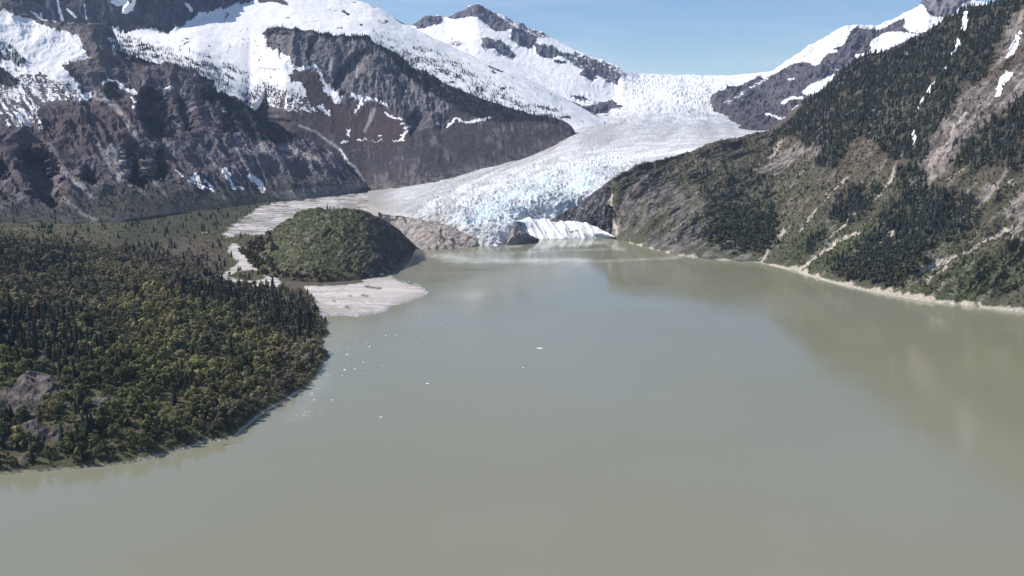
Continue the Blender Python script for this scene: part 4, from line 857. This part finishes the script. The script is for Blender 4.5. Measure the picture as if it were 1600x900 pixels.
# ================================================================== KNOLL
def build_knoll():
    px = np.arange(372, 648, 0.7)
    base = [(372, 398, 4), (385, 412, 3), (400, 425, 3), (415, 434, 2.5), (440, 442, 2), (500, 444, 1.5), (560, 440, 1.5), (600, 434, 1), (612, 428, 0), (618, 420, -1), (632, 402, -1), (648, 388, -1)]
    top = [(372, 394, 1930), (390, 382, 1920), (410, 368, 1900), (430, 356, 1880), (445, 347, 1870), (458, 338, 1860), (462, 332, 1860), (480, 329, 1850), (500, 327, 1850), (530, 326, 1850), (555, 328, 1850), (575, 333, 1860), (590, 339, 1870), (605, 348, 1890), (620, 360, 1920), (635, 376, 1960), (648, 387, 2000)]
    pb = curve(base, px, 'z'); pt = curve(top, px, 'D')
    def mid(t, dz):
        q = pb * (1 - t) + pt * t + np.array([0, 0, dz * 1.0]) * np.clip((pt[:, 2:3] - 5) / 100, 0, 1); X, Y = project(q)
        return ('D', np.stack([px, Y, q[:, 1]], -1))
    G, vis = loft(px, [('z', base), mid(0.25, 9), mid(0.6, 12), ('D', top)], 0.7, skirt=(-15, -8), back=((60, -8), (190, -100)))
    PX, PY = project(G)
    G, d, flow, s, q = relief(G, (0.2, 1.0), 5.5, 2.6, 7.0, mask=sst(0, 14, G[..., 2]) * sst(372, 400, PX), w=48, stretch=2.5)
    PX, PY = project(G)
    n1 = fbm(G[..., 0] / 45, G[..., 1] / 45, G[..., 2] / 45, 4, 0.6, 4.); n2 = fbm(G[..., 0] / 9, G[..., 1] / 9, G[..., 2] / 9, 4, 0.65, 8.)
    col = lerp((0.070, 0.080, 0.034), (0.088, 0.084, 0.044), sst(-0.3, 0.3, n1))
    rt = sst(540, 610, PX + (PY - 380) * 0.3)
    col = lerp(col, (0.075, 0.066, 0.060), rt * 0.8)
    col = lerp(col, (0.082, 0.058, 0.046), sst(425, 440, PY) * 0.8)
    rk = sst(0.22, 0.42, n2 + 0.5 * flow + 0.12 * rt) * (PY < 432)
    col = lerp(col, lerp((0.14, 0.125, 0.118), (0.24, 0.215, 0.2), sst(0, .5, n2)), rk * 0.75)
    grid_mesh('hill', G, land_material('hill_scrub', fine=3.0, bump=1.2, vari=0.45), {'albedo': col, 'snow': col[..., 0] * 0})
    k = (1 - rk) * (G[..., 2] > 3)
    p = scatter(G, vis, 0.026 * k * (1 - 0.75 * rt), 'b'); TREES.append((p, 'bush', 2.2, (0.125, 0.122, 0.064)))
    p = scatter(G, vis, 0.002 * k, 'c'); TREES.append((p, 'conifer', 5, (0.036, 0.046, 0.026)))
    foot = k * sst(418, 432, PY)
    p = scatter(G, vis, 0.008 * foot, 'b'); TREES.append((p, 'bush', 6, (0.070, 0.054, 0.038)))
    foot = k * sst(440, 400, PX)
    p = scatter(G, vis, 0.010 * foot, 'b'); TREES.append((p, 'bush', 7.5, (0.062, 0.056, 0.034)))
build_knoll()

# ================================================================== TREE SHAPES
def conifer_mesh(seed, tiers, seg, jag=0.35):
    r = np.random.default_rng(seed); V = []; Fc = []
    lean = (r.random(2) - 0.5) * 0.05
    for k in range(tiers):
        t0 = k / tiers; z0 = 0.10 + 0.86 * t0; z1 = min(z0 + 1.45 / tiers, 1.0) if k < tiers - 1 else 1.0
        rad = 0.20 * (1 - t0) ** 0.85 * (0.85 + 0.3 * r.random()) + 0.015
        a0 = r.random() * 6.28; b = len(V)
        V.append((lean[0] * z1, lean[1] * z1, z1))
        m = seg * 2
        for i in range(m):
            a = a0 + 6.2832 * i / m
            rr = rad * ((1.0 + jag * (r.random() - 0.3)) if i % 2 == 0 else (0.55 + 0.15 * r.random()))
            zz = z0 - (0.035 if i % 2 == 0 else -0.012) * (1 + r.random())
            V.append((rr * math.cos(a) + lean[0] * zz, rr * math.sin(a) + lean[1] * zz, zz))
        for i in range(m): Fc.append((b, b + 1 + i, b + 1 + (i + 1) % m))
    return np.array(V), np.array(Fc)
def leafy_mesh(seed, n, wide=0.36, leaf=0.10, low=0.12):
    """uneven crown: a few lobes, leaf clumps spread through their volume"""
    r = np.random.default_rng(seed); V = []; Fc = []
    lobes = []
    for k in range(6):
        a = r.random() * 6.28; h = low + 0.25 + 0.5 * r.random(); d = wide * (0.15 + 0.5 * r.random()) * (1.15 - 0.8 * abs(h - 0.5))
        lobes.append((d * math.cos(a), d * math.sin(a), h, wide * (0.38 + 0.3 * r.random()) * (1.15 - 0.5 * h)))
    lobes.append((0, 0, 0.80, wide * 0.42))
    for i in range(n):
        lx, ly, lz, lr = lobes[r.integers(len(lobes))]
        v = r.normal(size=3); v /= np.linalg.norm(v); v *= lr * r.random() ** 0.35; v[2] *= 1.15
        c = np.array([lx, ly, lz]) + v; c[2] = max(c[2], low * 0.6)
        nrm = v / (np.linalg.norm(v) + 1e-6) + r.normal(size=3) * 0.32 + np.array([0, 0, 0.35]); nrm /= np.linalg.norm(nrm)
        t = np.cross(nrm, r.normal(size=3)); t /= np.linalg.norm(t) + 1e-6; b = np.cross(nrm, t)
        sz = leaf * (0.6 + 0.8 * r.random()); k0 = len(V)
        ang = [0, 1.3, 2.7, 4.2]
        for a in ang:
            q = sz * (0.7 + 0.5 * r.random()); V.append(c + t * math.cos(a) * q + b * math.sin(a) * q + nrm * (0.25 * sz * (r.random() - .5)))
        Fc.append((k0, k0 + 1, k0 + 2)); Fc.append((k0, k0 + 2, k0 + 3))
    return np.array(V), np.array(Fc)
def trunk_mesh(h=0.85, r0=0.022, seg=5):
    V = []; Fc = []
    for k, (z, r) in enumerate(((-0.04, r0 * 1.25), (0.3, r0 * 0.8), (h, r0 * 0.2))):
        for i in range(seg): a = 6.2832 * i / seg; V.append((r * math.cos(a), r * math.sin(a), z))
    for k in range(2):
        for i in range(seg):
            a, b = k * seg + i, k * seg + (i + 1) % seg
            Fc.append((a, b, b + seg)); Fc.append((a, b + seg, a + seg))
    return np.array(V), np.array(Fc)

def tree_material(name, attr, leafy):
    m, t, b = new_mat(name); L = t.links.new
    if attr: src = N(t, 'ShaderNodeAttribute', attribute_name='albedo').outputs['Color']
    else: src = N(t, 'ShaderNodeObjectInfo').outputs['Color']
    tcn = N(t, 'ShaderNodeNewGeometry')
    n1 = N(t, 'ShaderNodeTexNoise', Scale=0.7, Detail=2.0); L(tcn.outputs['Position'], n1.inputs['Vector'])
    r1 = N(t, 'ShaderNodeMapRange'); r1.inputs['From Min'].default_value = 0.3; r1.inputs['From Max'].default_value = 0.7
    r1.inputs['To Min'].default_value = 0.6; r1.inputs['To Max'].default_value = 1.4
    L(n1.outputs['Fac'], r1.inputs['Value'])
    mu = N(t, 'ShaderNodeVectorMath', operation='SCALE'); L(src, mu.inputs[0]); L(r1.outputs[0], mu.inputs['Scale'])
    L(mu.outputs[0], b.inputs['Base Color'])
    if leafy:
        tr = N(t, 'ShaderNodeBsdfTranslucent'); L(mu.outputs[0], tr.inputs['Color'])
        ms = N(t, 'ShaderNodeMixShader'); ms.inputs[0].default_value = 0.25
        L(b.outputs[0], ms.inputs[1]); L(tr.outputs[0], ms.inputs[2]); L(ms.outputs[0], t.nodes['Material Output'].inputs['Surface'])
    return m
M_CON_A = tree_material('conifer_needles_far', True, False); M_LEAF_A = tree_material('leaves_far', True, True)
M_CON = tree_material('conifer_needles', False, False); M_LEAF = tree_material('leaves', False, True)
M_BARK, _t, _b = new_mat('bark'); _b.inputs['Base Color'].default_value = (0.09, 0.075, 0.06, 1)
_n = N(_t, 'ShaderNodeTexNoise', Scale=3.0); _c = N(_t, 'ShaderNodeMixRGB'); _c.inputs['Color1'].default_value = (0.06, 0.05, 0.04, 1); _c.inputs['Color2'].default_value = (0.16, 0.14, 0.12, 1)
_t.links.new(_n.outputs['Fac'], _c.inputs['Fac']); _t.links.new(_c.outputs[0], _b.inputs['Base Color'])

def raw_mesh(name, V, Fc, mat, cols=None):
    me = bpy.data.meshes.new(name)
    me.vertices.add(len(V)); me.vertices.foreach_set('co', V.astype(f32).reshape(-1))
    me.loops.add(Fc.size); me.loops.foreach_set('vertex_index', Fc.astype(np.int32).reshape(-1))
    me.polygons.add(len(Fc)); me.polygons.foreach_set('loop_start', np.arange(0, Fc.size, Fc.shape[1], dtype=np.int32))
    me.update(calc_edges=True)
    me.polygons.foreach_set('use_smooth', np.zeros(len(Fc), bool))
    if cols is not None:
        c = np.ones((len(V), 4), f32); c[:, :3] = cols
        at = me.attributes.new('albedo', 'FLOAT_COLOR', 'POINT'); at.data.foreach_set('color', c.reshape(-1))
    me.materials.append(mat); return me
def merge(P, H, W_, cols, protos, seed):
    """many trees as one mesh: H heights, W_ widths"""
    r = np.random.default_rng(seed); which = r.integers(len(protos), size=len(P)); Vs = []; Fs = []; Cs = []; off = 0
    for k, (V, Fc) in enumerate(protos):
        i = np.where(which == k)[0]
        if not len(i): continue
        a = r.random(len(i)) * 6.283; ca, sa = np.cos(a), np.sin(a)
        x = V[None, :, 0] * W_[i, None]; y = V[None, :, 1] * W_[i, None]; z = V[None, :, 2] * H[i, None]
        Q = np.stack([x * ca[:, None] - y * sa[:, None] + P[i, None, 0], x * sa[:, None] + y * ca[:, None] + P[i, None, 1], z + P[i, None, 2] - 0.3], -1)
        Vs.append(Q.reshape(-1, 3)); Fs.append((Fc[None] + (np.arange(len(i)) * len(V))[:, None, None] + off).reshape(-1, 3))
        Cs.append(np.repeat(cols[i], len(V), 0)); off += len(i) * len(V)
    return np.concatenate(Vs), np.concatenate(Fs), np.concatenate(Cs)
def stuff(name, label, cat, V, Fc, C, mat):
    o = bpy.data.objects.new(name, raw_mesh(name, V, Fc, mat, C)); S.collection.objects.link(o)
    o['kind'] = 'stuff'; o['label'] = label; o['category'] = cat
    return o

# far woods on the mountainsides
r = np.random.default_rng(3)
far_con = [conifer_mesh(i, 4, 3) for i in range(4)]; far_bush = [leafy_mesh(20 + i, 16, 0.6, 0.26, 0.05) for i in range(4)]
groups = {'conifer': [], 'bush': []}
for P, kd, h, c in TREES:
    if not len(P): continue
    k = len(P); hs = h * np.clip(r.normal(1, 0.25, k), 0.5, 1.7); cc = np.array(c)[None] * (0.7 + 0.6 * r.random((k, 1))) * (1 + 0.12 * r.normal(size=(k, 3)))
    groups[kd].append((P, hs, np.clip(cc, 0.004, 1)))
for kd, protos, nm, lb, mt, wf in (('conifer', far_con, 'conifer_forest', 'dark conifer woods on the steep mountainsides, rock ribs and snow edges', M_CON_A, 1.15), ('bush', far_bush, 'scrub', 'olive and brown alder scrub on the slopes and the wooded hill', M_LEAF_A, 1.0)):
    P = np.concatenate([g[0] for g in groups[kd]]); H = np.concatenate([g[1] for g in groups[kd]]); C = np.concatenate([g[2] for g in groups[kd]])
    V, Fc, CC = merge(P, H, H * (0.92 if kd == 'conifer' else wf), C, protos, 5)
    stuff(nm, lb, 'forest' if kd == 'conifer' else 'scrub', V, Fc, CC, mt)
    print(nm, len(P))

# near forest on the left: colours by where the stand grows
def stand_colour(P, kind, seed):
    X, Y = project(P); r = np.random.default_rng(seed)
    n1 = fbm(P[:, 0] / 55, P[:, 1] / 55, P[:, 0] * 0, 3, 0.6, 2.); n2 = fbm(P[:, 0] / 20, P[:, 1] / 20, P[:, 0] * 0, 2, 0.6, 5.)
    if kind == 'conifer':
        c = lerp((0.020, 0.029, 0.020), (0.034, 0.038, 0.026), sst(-0.4, 0.4, n2))
    else:
        c = lerp((0.076, 0.077, 0.038), (0.132, 0.118, 0.052), sst(-0.3, 0.35, n1 + 0.3 * n2))
        grn = look(rmap([[(-120, 540), (60, 530), (50, 590), (-120, 610)], [(95, 560), (260, 560), (300, 640), (200, 700), (60, 740), (50, 690), (110, 640)]], r=14), X, Y)
        c = lerp(c, (0.074, 0.082, 0.030), grn * 0.7)
        gry = look(rmap([([(120, 340), (340, 380), (350, 440), (270, 455), (200, 420)], 1.0), ([(330, 440), (520, 460), (530, 560), (480, 560), (380, 500)], 0.8), ([(-120, 330), (150, 345), (200, 500), (100, 560), (-120, 480)], 0.55), ([(520, 540), (500, 570), (440, 640), (320, 700), (280, 690), (400, 610), (470, 550)], 0.9)], r=12), X, Y)
        c = lerp(c, (0.094, 0.078, 0.058), gry * 0.85)
    return np.clip(c * (1 + 0.55 * np.clip(n1 + n2, -0.7, 0.7))[:, None] * (0.72 + 0.56 * r.random((len(P), 1))) * (1 + 0.045 * r.normal(size=(len(P), 3))), 0.004, 1)
allc = np.concatenate([PC]); allb = np.concatenate([PB])
nb_far = PF
def size_px(P, H): return H / np.linalg.norm(P - np.array([0, 0, CAM_H]), axis=1)
Hc = 14.0 * np.clip(r.normal(1, 0.34, len(allc)), 0.4, 1.9); Hb = 10.5 * np.clip(r.normal(1, 0.32, len(allb)), 0.5, 1.7); Hf = 3.6 * np.clip(r.normal(1, 0.3, len(PF)), 0.4, 2)
Hb = Hb * (0.5 + 0.5 * sst(2, 9, allb[:, 2])); Hc = Hc * (0.6 + 0.4 * sst(2, 8, allc[:, 2]))
Cc = stand_colour(allc, 'conifer', 1); Cb = stand_colour(allb, 'leaf', 2) * 1.95; Cf = (stand_colour(PF, 'leaf', 3) * 0.9 + np.array([[0.052, 0.046, 0.034]]))
sx = lambda P: ((project(P)[0] > 4) & (project(P)[0] < 1596))
oc = np.argsort(-size_px(allc, Hc) * sx(allc)); ob = np.argsort(-size_px(allb, Hb) * sx(allb))
NC, NB = 300, 300
near_con = [conifer_mesh(40 + i, 8, 6) for i in range(6)]; near_leaf = [leafy_mesh(60 + i, 170, 0.38, 0.062) for i in range(8)]
mid_con = [conifer_mesh(80 + i, 6, 4) for i in range(5)]; mid_leaf = [leafy_mesh(90 + i, 80, 0.38, 0.085) for i in range(6)]
rest = oc[NC:]; V, Fc, CC = merge(allc[rest], Hc[rest], Hc[rest] * 1.15, Cc[rest], mid_con, 8)
stuff('conifer_wood', 'spruce wood filling the left shore behind the nearest trees', 'forest', V, Fc, CC, M_CON_A)
rest = ob[NB:]; Pm = np.concatenate([allb[rest], PF]); Hm = np.concatenate([Hb[rest], Hf]); Cm_ = np.concatenate([Cb[rest], Cf])
Hu = 3.0 * np.clip(r.normal(1, 0.3, len(PU)), 0.4, 1.8); Cu = stand_colour(PU, 'leaf', 5) * 1.6
V, Fc, CC = merge(PU, Hu, Hu * 1.7, Cu, [leafy_mesh(120 + i, 34, 0.45, 0.15, 0.03) for i in range(5)], 12)
stuff('undergrowth', 'low green and brown brush between the trees of the left shore', 'brush', V, Fc, CC, M_LEAF_A)
V, Fc, CC = merge(Pm, Hm, Hm * 1.25, Cm_, mid_leaf, 9)
stuff('broadleaf_wood', 'olive and brown broadleaf wood covering the left shore and valley floor', 'forest', V, Fc, CC, M_LEAF_A)
print('near', len(allc), len(allb), len(PF))

tr_me = raw_mesh('trunk', *trunk_mesh(0.9, 0.018), M_BARK); tr2_me = raw_mesh('trunk', *trunk_mesh(0.7, 0.026), M_BARK)
con_me = [raw_mesh('crown', *m, M_CON) for m in near_con]; leaf_me = [raw_mesh('crown', *m, M_LEAF) for m in near_leaf]
def zone(P):
    X, Y = project(P[None]); X = float(X[0]); Y = float(Y[0])
    if X < 110 and Y > 655: return 0
    if X < 210 and Y > 560: return 1
    if X < 230: return 2
    if X < 330: return 3
    return 4
ZC = ['at the waterline in the lower left corner', 'around the bare pinkish rock outcrops', 'on the wooded rise above the rock outcrops', 'on the shore hump between the outcrops and the pale beach', 'above the pale curved beach']
def plant(kind, P, H, C, crowns, trunkme, what, k, wf):
    z = zone(P)
    root = bpy.data.objects.new(kind, None); S.collection.objects.link(root)
    root.empty_display_size = 1.0
    root.location = (P[0], P[1], P[2] - 0.3); root.rotation_euler = (0, 0, random.random() * 6.28); root.scale = (H * wf, H * wf, H)
    root['label'] = what + ' ' + ZC[z]; root['category'] = 'tree'; root['group'] = kind.replace('_', ' ') + 's ' + ZC[z]
    a = bpy.data.objects.new('crown', crowns[k % len(crowns)]); S.collection.objects.link(a); a.parent = root; a.color = (*C, 1)
    b = bpy.data.objects.new('trunk', trunkme); S.collection.objects.link(b); b.parent = root
for k, i in enumerate(oc[:NC]): plant('conifer_tree', allc[i], Hc[i], Cc[i], con_me, tr_me, 'dark spiky conifer', k, 1.15)
for k, i in enumerate(ob[:NB]): plant('broadleaf_tree', allb[i], Hb[i], Cb[i], leaf_me, tr2_me, 'rounded olive green broadleaf tree', k, 1.25)

# ================================================================== DRIFTING ICE, LOGS, BOULDERS
M_ICE, _t, _b = new_mat('drift_ice'); _b.inputs['Base Color'].default_value = (0.8, 0.84, 0.86, 1); _b.inputs['Roughness'].default_value = 0.45
_n = N(_t, 'ShaderNodeTexNoise', Scale=0.8, Detail=4.0); _c = N(_t, 'ShaderNodeMixRGB'); _c.inputs['Color1'].default_value = (0.62, 0.72, 0.76, 1); _c.inputs['Color2'].default_value = (0.88, 0.89, 0.9, 1)
_t.links.new(_n.outputs['Fac'], _c.inputs['Fac']); _t.links.new(_c.outputs[0], _b.inputs['Base Color'])
M_BOULD, _t, _b = new_mat('boulder_rock')
_n = N(_t, 'ShaderNodeTexNoise', Scale=0.9, Detail=5.0); _c = N(_t, 'ShaderNodeMixRGB'); _c.inputs['Color1'].default_value = (0.12, 0.11, 0.10, 1); _c.inputs['Color2'].default_value = (0.33, 0.30, 0.27, 1)
_t.links.new(_n.outputs['Fac'], _c.inputs['Fac']); _t.links.new(_c.outputs[0], _b.inputs['Base Color'])
import bmesh
def lump(name, seed, flat, mat, jag=0.35):
    bm = bmesh.new(); bmesh.ops.create_icosphere(bm, subdivisions=2, radius=1.0)
    r = random.Random(seed); dirs = [Vector((r.gauss(0, 1), r.gauss(0, 1), r.gauss(0, 1))).normalized() for _ in range(9)]; cuts = [0.45 + 0.45 * r.random() for _ in dirs]
    for v in bm.verts:
        for d, c in zip(dirs, cuts):
            e = v.co.dot(d) - c
            if e > 0: v.co -= d * e * 0.9
        v.co *= 1 + jag * 0.25 * (r.random() - 0.5); v.co.z *= flat
    me = bpy.data.meshes.new(name); bm.to_mesh(me); bm.free(); me.materials.append(mat); return me
ice_me = [lump('ice_chunk', 100 + i, 0.45, M_ICE) for i in range(6)]; bo_me = [lump('boulder', 200 + i, 0.7, M_BOULD) for i in range(6)]
def drop(name, me, pxy, size, label, cat, group=None, z=0.0, stretch=1.0):
    p = at_z(pxy[0], pxy[1], z)
    o = bpy.data.objects.new(name, me); S.collection.objects.link(o)
    o.location = (float(p[0]), float(p[1]), z + size * 0.08); o.rotation_euler = (0, 0, random.random() * 6.28 if stretch == 1 else random.uniform(-.2, .2)); o.scale = (size * stretch, size, size)
    o['label'] = label; o['category'] = cat
    if group: o['group'] = group
    return o
ICE = [(572, 535, 1.7), (579, 542, 2.6), (543, 554, 1.9), (545, 546, 1.1), (530, 541, 1.0), (603, 524, 1.3), (620, 524, 1.0), (557, 533, 1.0), (549, 528, 0.9), (568, 566, 1.3), (555, 577, 1.9), (539, 578, 1.7), (535, 587, 1.3), (572, 584, 1.2),
       (597, 572, 1.2), (652, 536, 0.9), (642, 541, 1.0), (543, 571, 0.9), (561, 570, 0.8), (515, 606, 1.2), (519, 625, 1.2), (491, 625, 1.3), (516, 597, .8), (657, 497, 1.2), (638, 480, 1.3), (634, 473, 1.1), (690, 506, 1.0)]
SOLO = [((843.5, 544.5), 2.4, 2.2, 'long white ice floe alone in mid lake, farther of the two central floes'), ((818, 574.5), 1.7, 1, 'small white ice chunk in mid lake just below the longer floe'), ((669, 599.5), 1.7, 1.6, 'small double ice floe far out from the wooded point'),
        ((501, 646, ), 1.2, 1, 'small bright ice chunk below the end of the glittering streak'), ((596, 652), 1.4, 1.5, 'faint grey ice floe off the wooded shore, lowest of the drifting ice')]
for k, (x, y, s_) in enumerate(ICE):
    far_ = y < 510
    drop('ice_chunk', ice_me[k % 6], (x, y), s_ * 1.05, 'small white ice chunk drifting off the tip of the gravel delta' if far_ else 'small white ice chunk drifting off the wooded point', 'ice chunk',
         'ice chunks off the delta' if far_ else 'ice chunks drifting off the wooded point')
for k, (p, s_, st, lb) in enumerate(SOLO): drop('ice_floe', ice_me[k % 6], p, s_, lb, 'ice floe', None, 0, st)
# little pieces strewn in the glittering streak along the shore
for k in range(34):
    t = random.random(); x = 512 - 58 * t + random.gauss(0, 6); y = 580 + 82 * t + random.gauss(0, 4)
    if x < 400: continue
    drop('ice_chunk', ice_me[k % 6], (x, y), random.uniform(0.3, 0.75), 'tiny ice fragment in the pale streak beside the wooded shore', 'ice chunk', 'ice fragments in the streak along the shore')
# stranded ice along the rim of the delta
for k in range(60):
    t = random.random(); a = [(612, 436), (640, 442), (655, 447), (666, 455), (667, 460)]
    u = t * 3.999; i = int(u); x = a[i][0] + (a[i + 1][0] - a[i][0]) * (u - i) + random.gauss(0, 1.5); y = a[i][1] + (a[i + 1][1] - a[i][1]) * (u - i) + random.gauss(0, 1.2)
    drop('ice_chunk', ice_me[k % 6], (x, y), random.uniform(0.7, 1.7), 'pale ice block stranded along the outer rim of the gravel delta', 'ice chunk', 'ice blocks stranded on the delta rim')
for k, (x, y) in enumerate([(642, 444), (636, 449), (620, 425), (617, 430), (613, 427), (611, 433), (618, 421), (623, 417), (619, 436), (627, 412)]):
    drop('boulder', bo_me[k % 6], (x, y), random.uniform(1.4, 2.6), 'grey boulder in the shallows at the foot of the scrubby hill', 'boulder', 'boulders below the scrubby hill')
def log_mesh(seed):
    r = random.Random(seed); bm = bmesh.new(); n = 8; rings = []
    for k in range(n):
        x = -5 + 10 * k / (n - 1); rr = 0.55 - 0.04 * k; yo = 0.4 * math.sin(k * 0.7 + seed)
        rings.append([bm.verts.new((x, yo + rr * math.cos(a * 1.0472), rr * math.sin(a * 1.0472))) for a in range(6)])
    for a, b in zip(rings[:-1], rings[1:]):
        for i in range(6): bm.faces.new((a[i], a[(i + 1) % 6], b[(i + 1) % 6], b[i]))
    bm.faces.new(rings[0][::-1]); bm.faces.new(rings[-1])
    for j in range(3):
        x = r.uniform(-3, 4); v0 = bm.verts.new((x, 0.2, 0.3)); v1 = bm.verts.new((x + 0.3, -0.2, 0.3)); v2 = bm.verts.new((x + r.uniform(-1, 1), r.uniform(-2, 2), 1.2)); v3 = bm.verts.new((x, -0.1, 0.6))
        bm.faces.new((v0, v1, v2)); bm.faces.new((v1, v3, v2)); bm.faces.new((v3, v0, v2))
    me = bpy.data.meshes.new('driftwood_log'); bm.to_mesh(me); bm.free(); me.materials.append(M_BARK); return me
for k, (x, y, s_, lb) in enumerate([(353, 695, 0.62, 'largest dark driftwood log floating off the pale beach'), (369, 692, 0.42, 'middle one of three dark logs floating off the pale beach'), (391.5, 681, 0.34, 'smallest dark log floating off the upper end of the pale beach')]):
    p = at_z(x, y, 0.0); o = bpy.data.objects.new('driftwood_log', log_mesh(k)); S.collection.objects.link(o)
    o.location = (float(p[0]), float(p[1]), 0.05); o.rotation_euler = (0, 0, (0.5, 0.1, 0.0)[k]); o.scale = (s_,) * 3
    o['label'] = lb; o['category'] = 'log'; o['group'] = 'driftwood logs off the beach'

# ================================================================== HAZE
me = bpy.data.meshes.new('haze'); bm = bmesh.new(); bmesh.ops.create_cube(bm, size=1.0); bm.to_mesh(me); bm.free()
hz = bpy.data.objects.new('haze', me); S.collection.objects.link(hz)
hz.location = (0, 4400, 900 - 8); hz.scale = (13000, 11000, 1800)
hz['kind'] = 'stuff'; hz['label'] = 'thin blue air haze in front of the far mountains'; hz['category'] = 'haze'
hm = bpy.data.materials.new('air_haze'); hm.use_nodes = True; t = hm.node_tree
t.nodes.remove(t.nodes['Principled BSDF'])
pv = t.nodes.new('ShaderNodeVolumePrincipled'); pv.inputs['Color'].default_value = (0.50, 0.66, 1.0, 1); pv.inputs['Density'].default_value = 0.000021; pv.inputs['Anisotropy'].default_value = 0.1
t.links.new(pv.outputs[0], t.nodes['Material Output'].inputs['Volume'])
me.materials.append(hm)
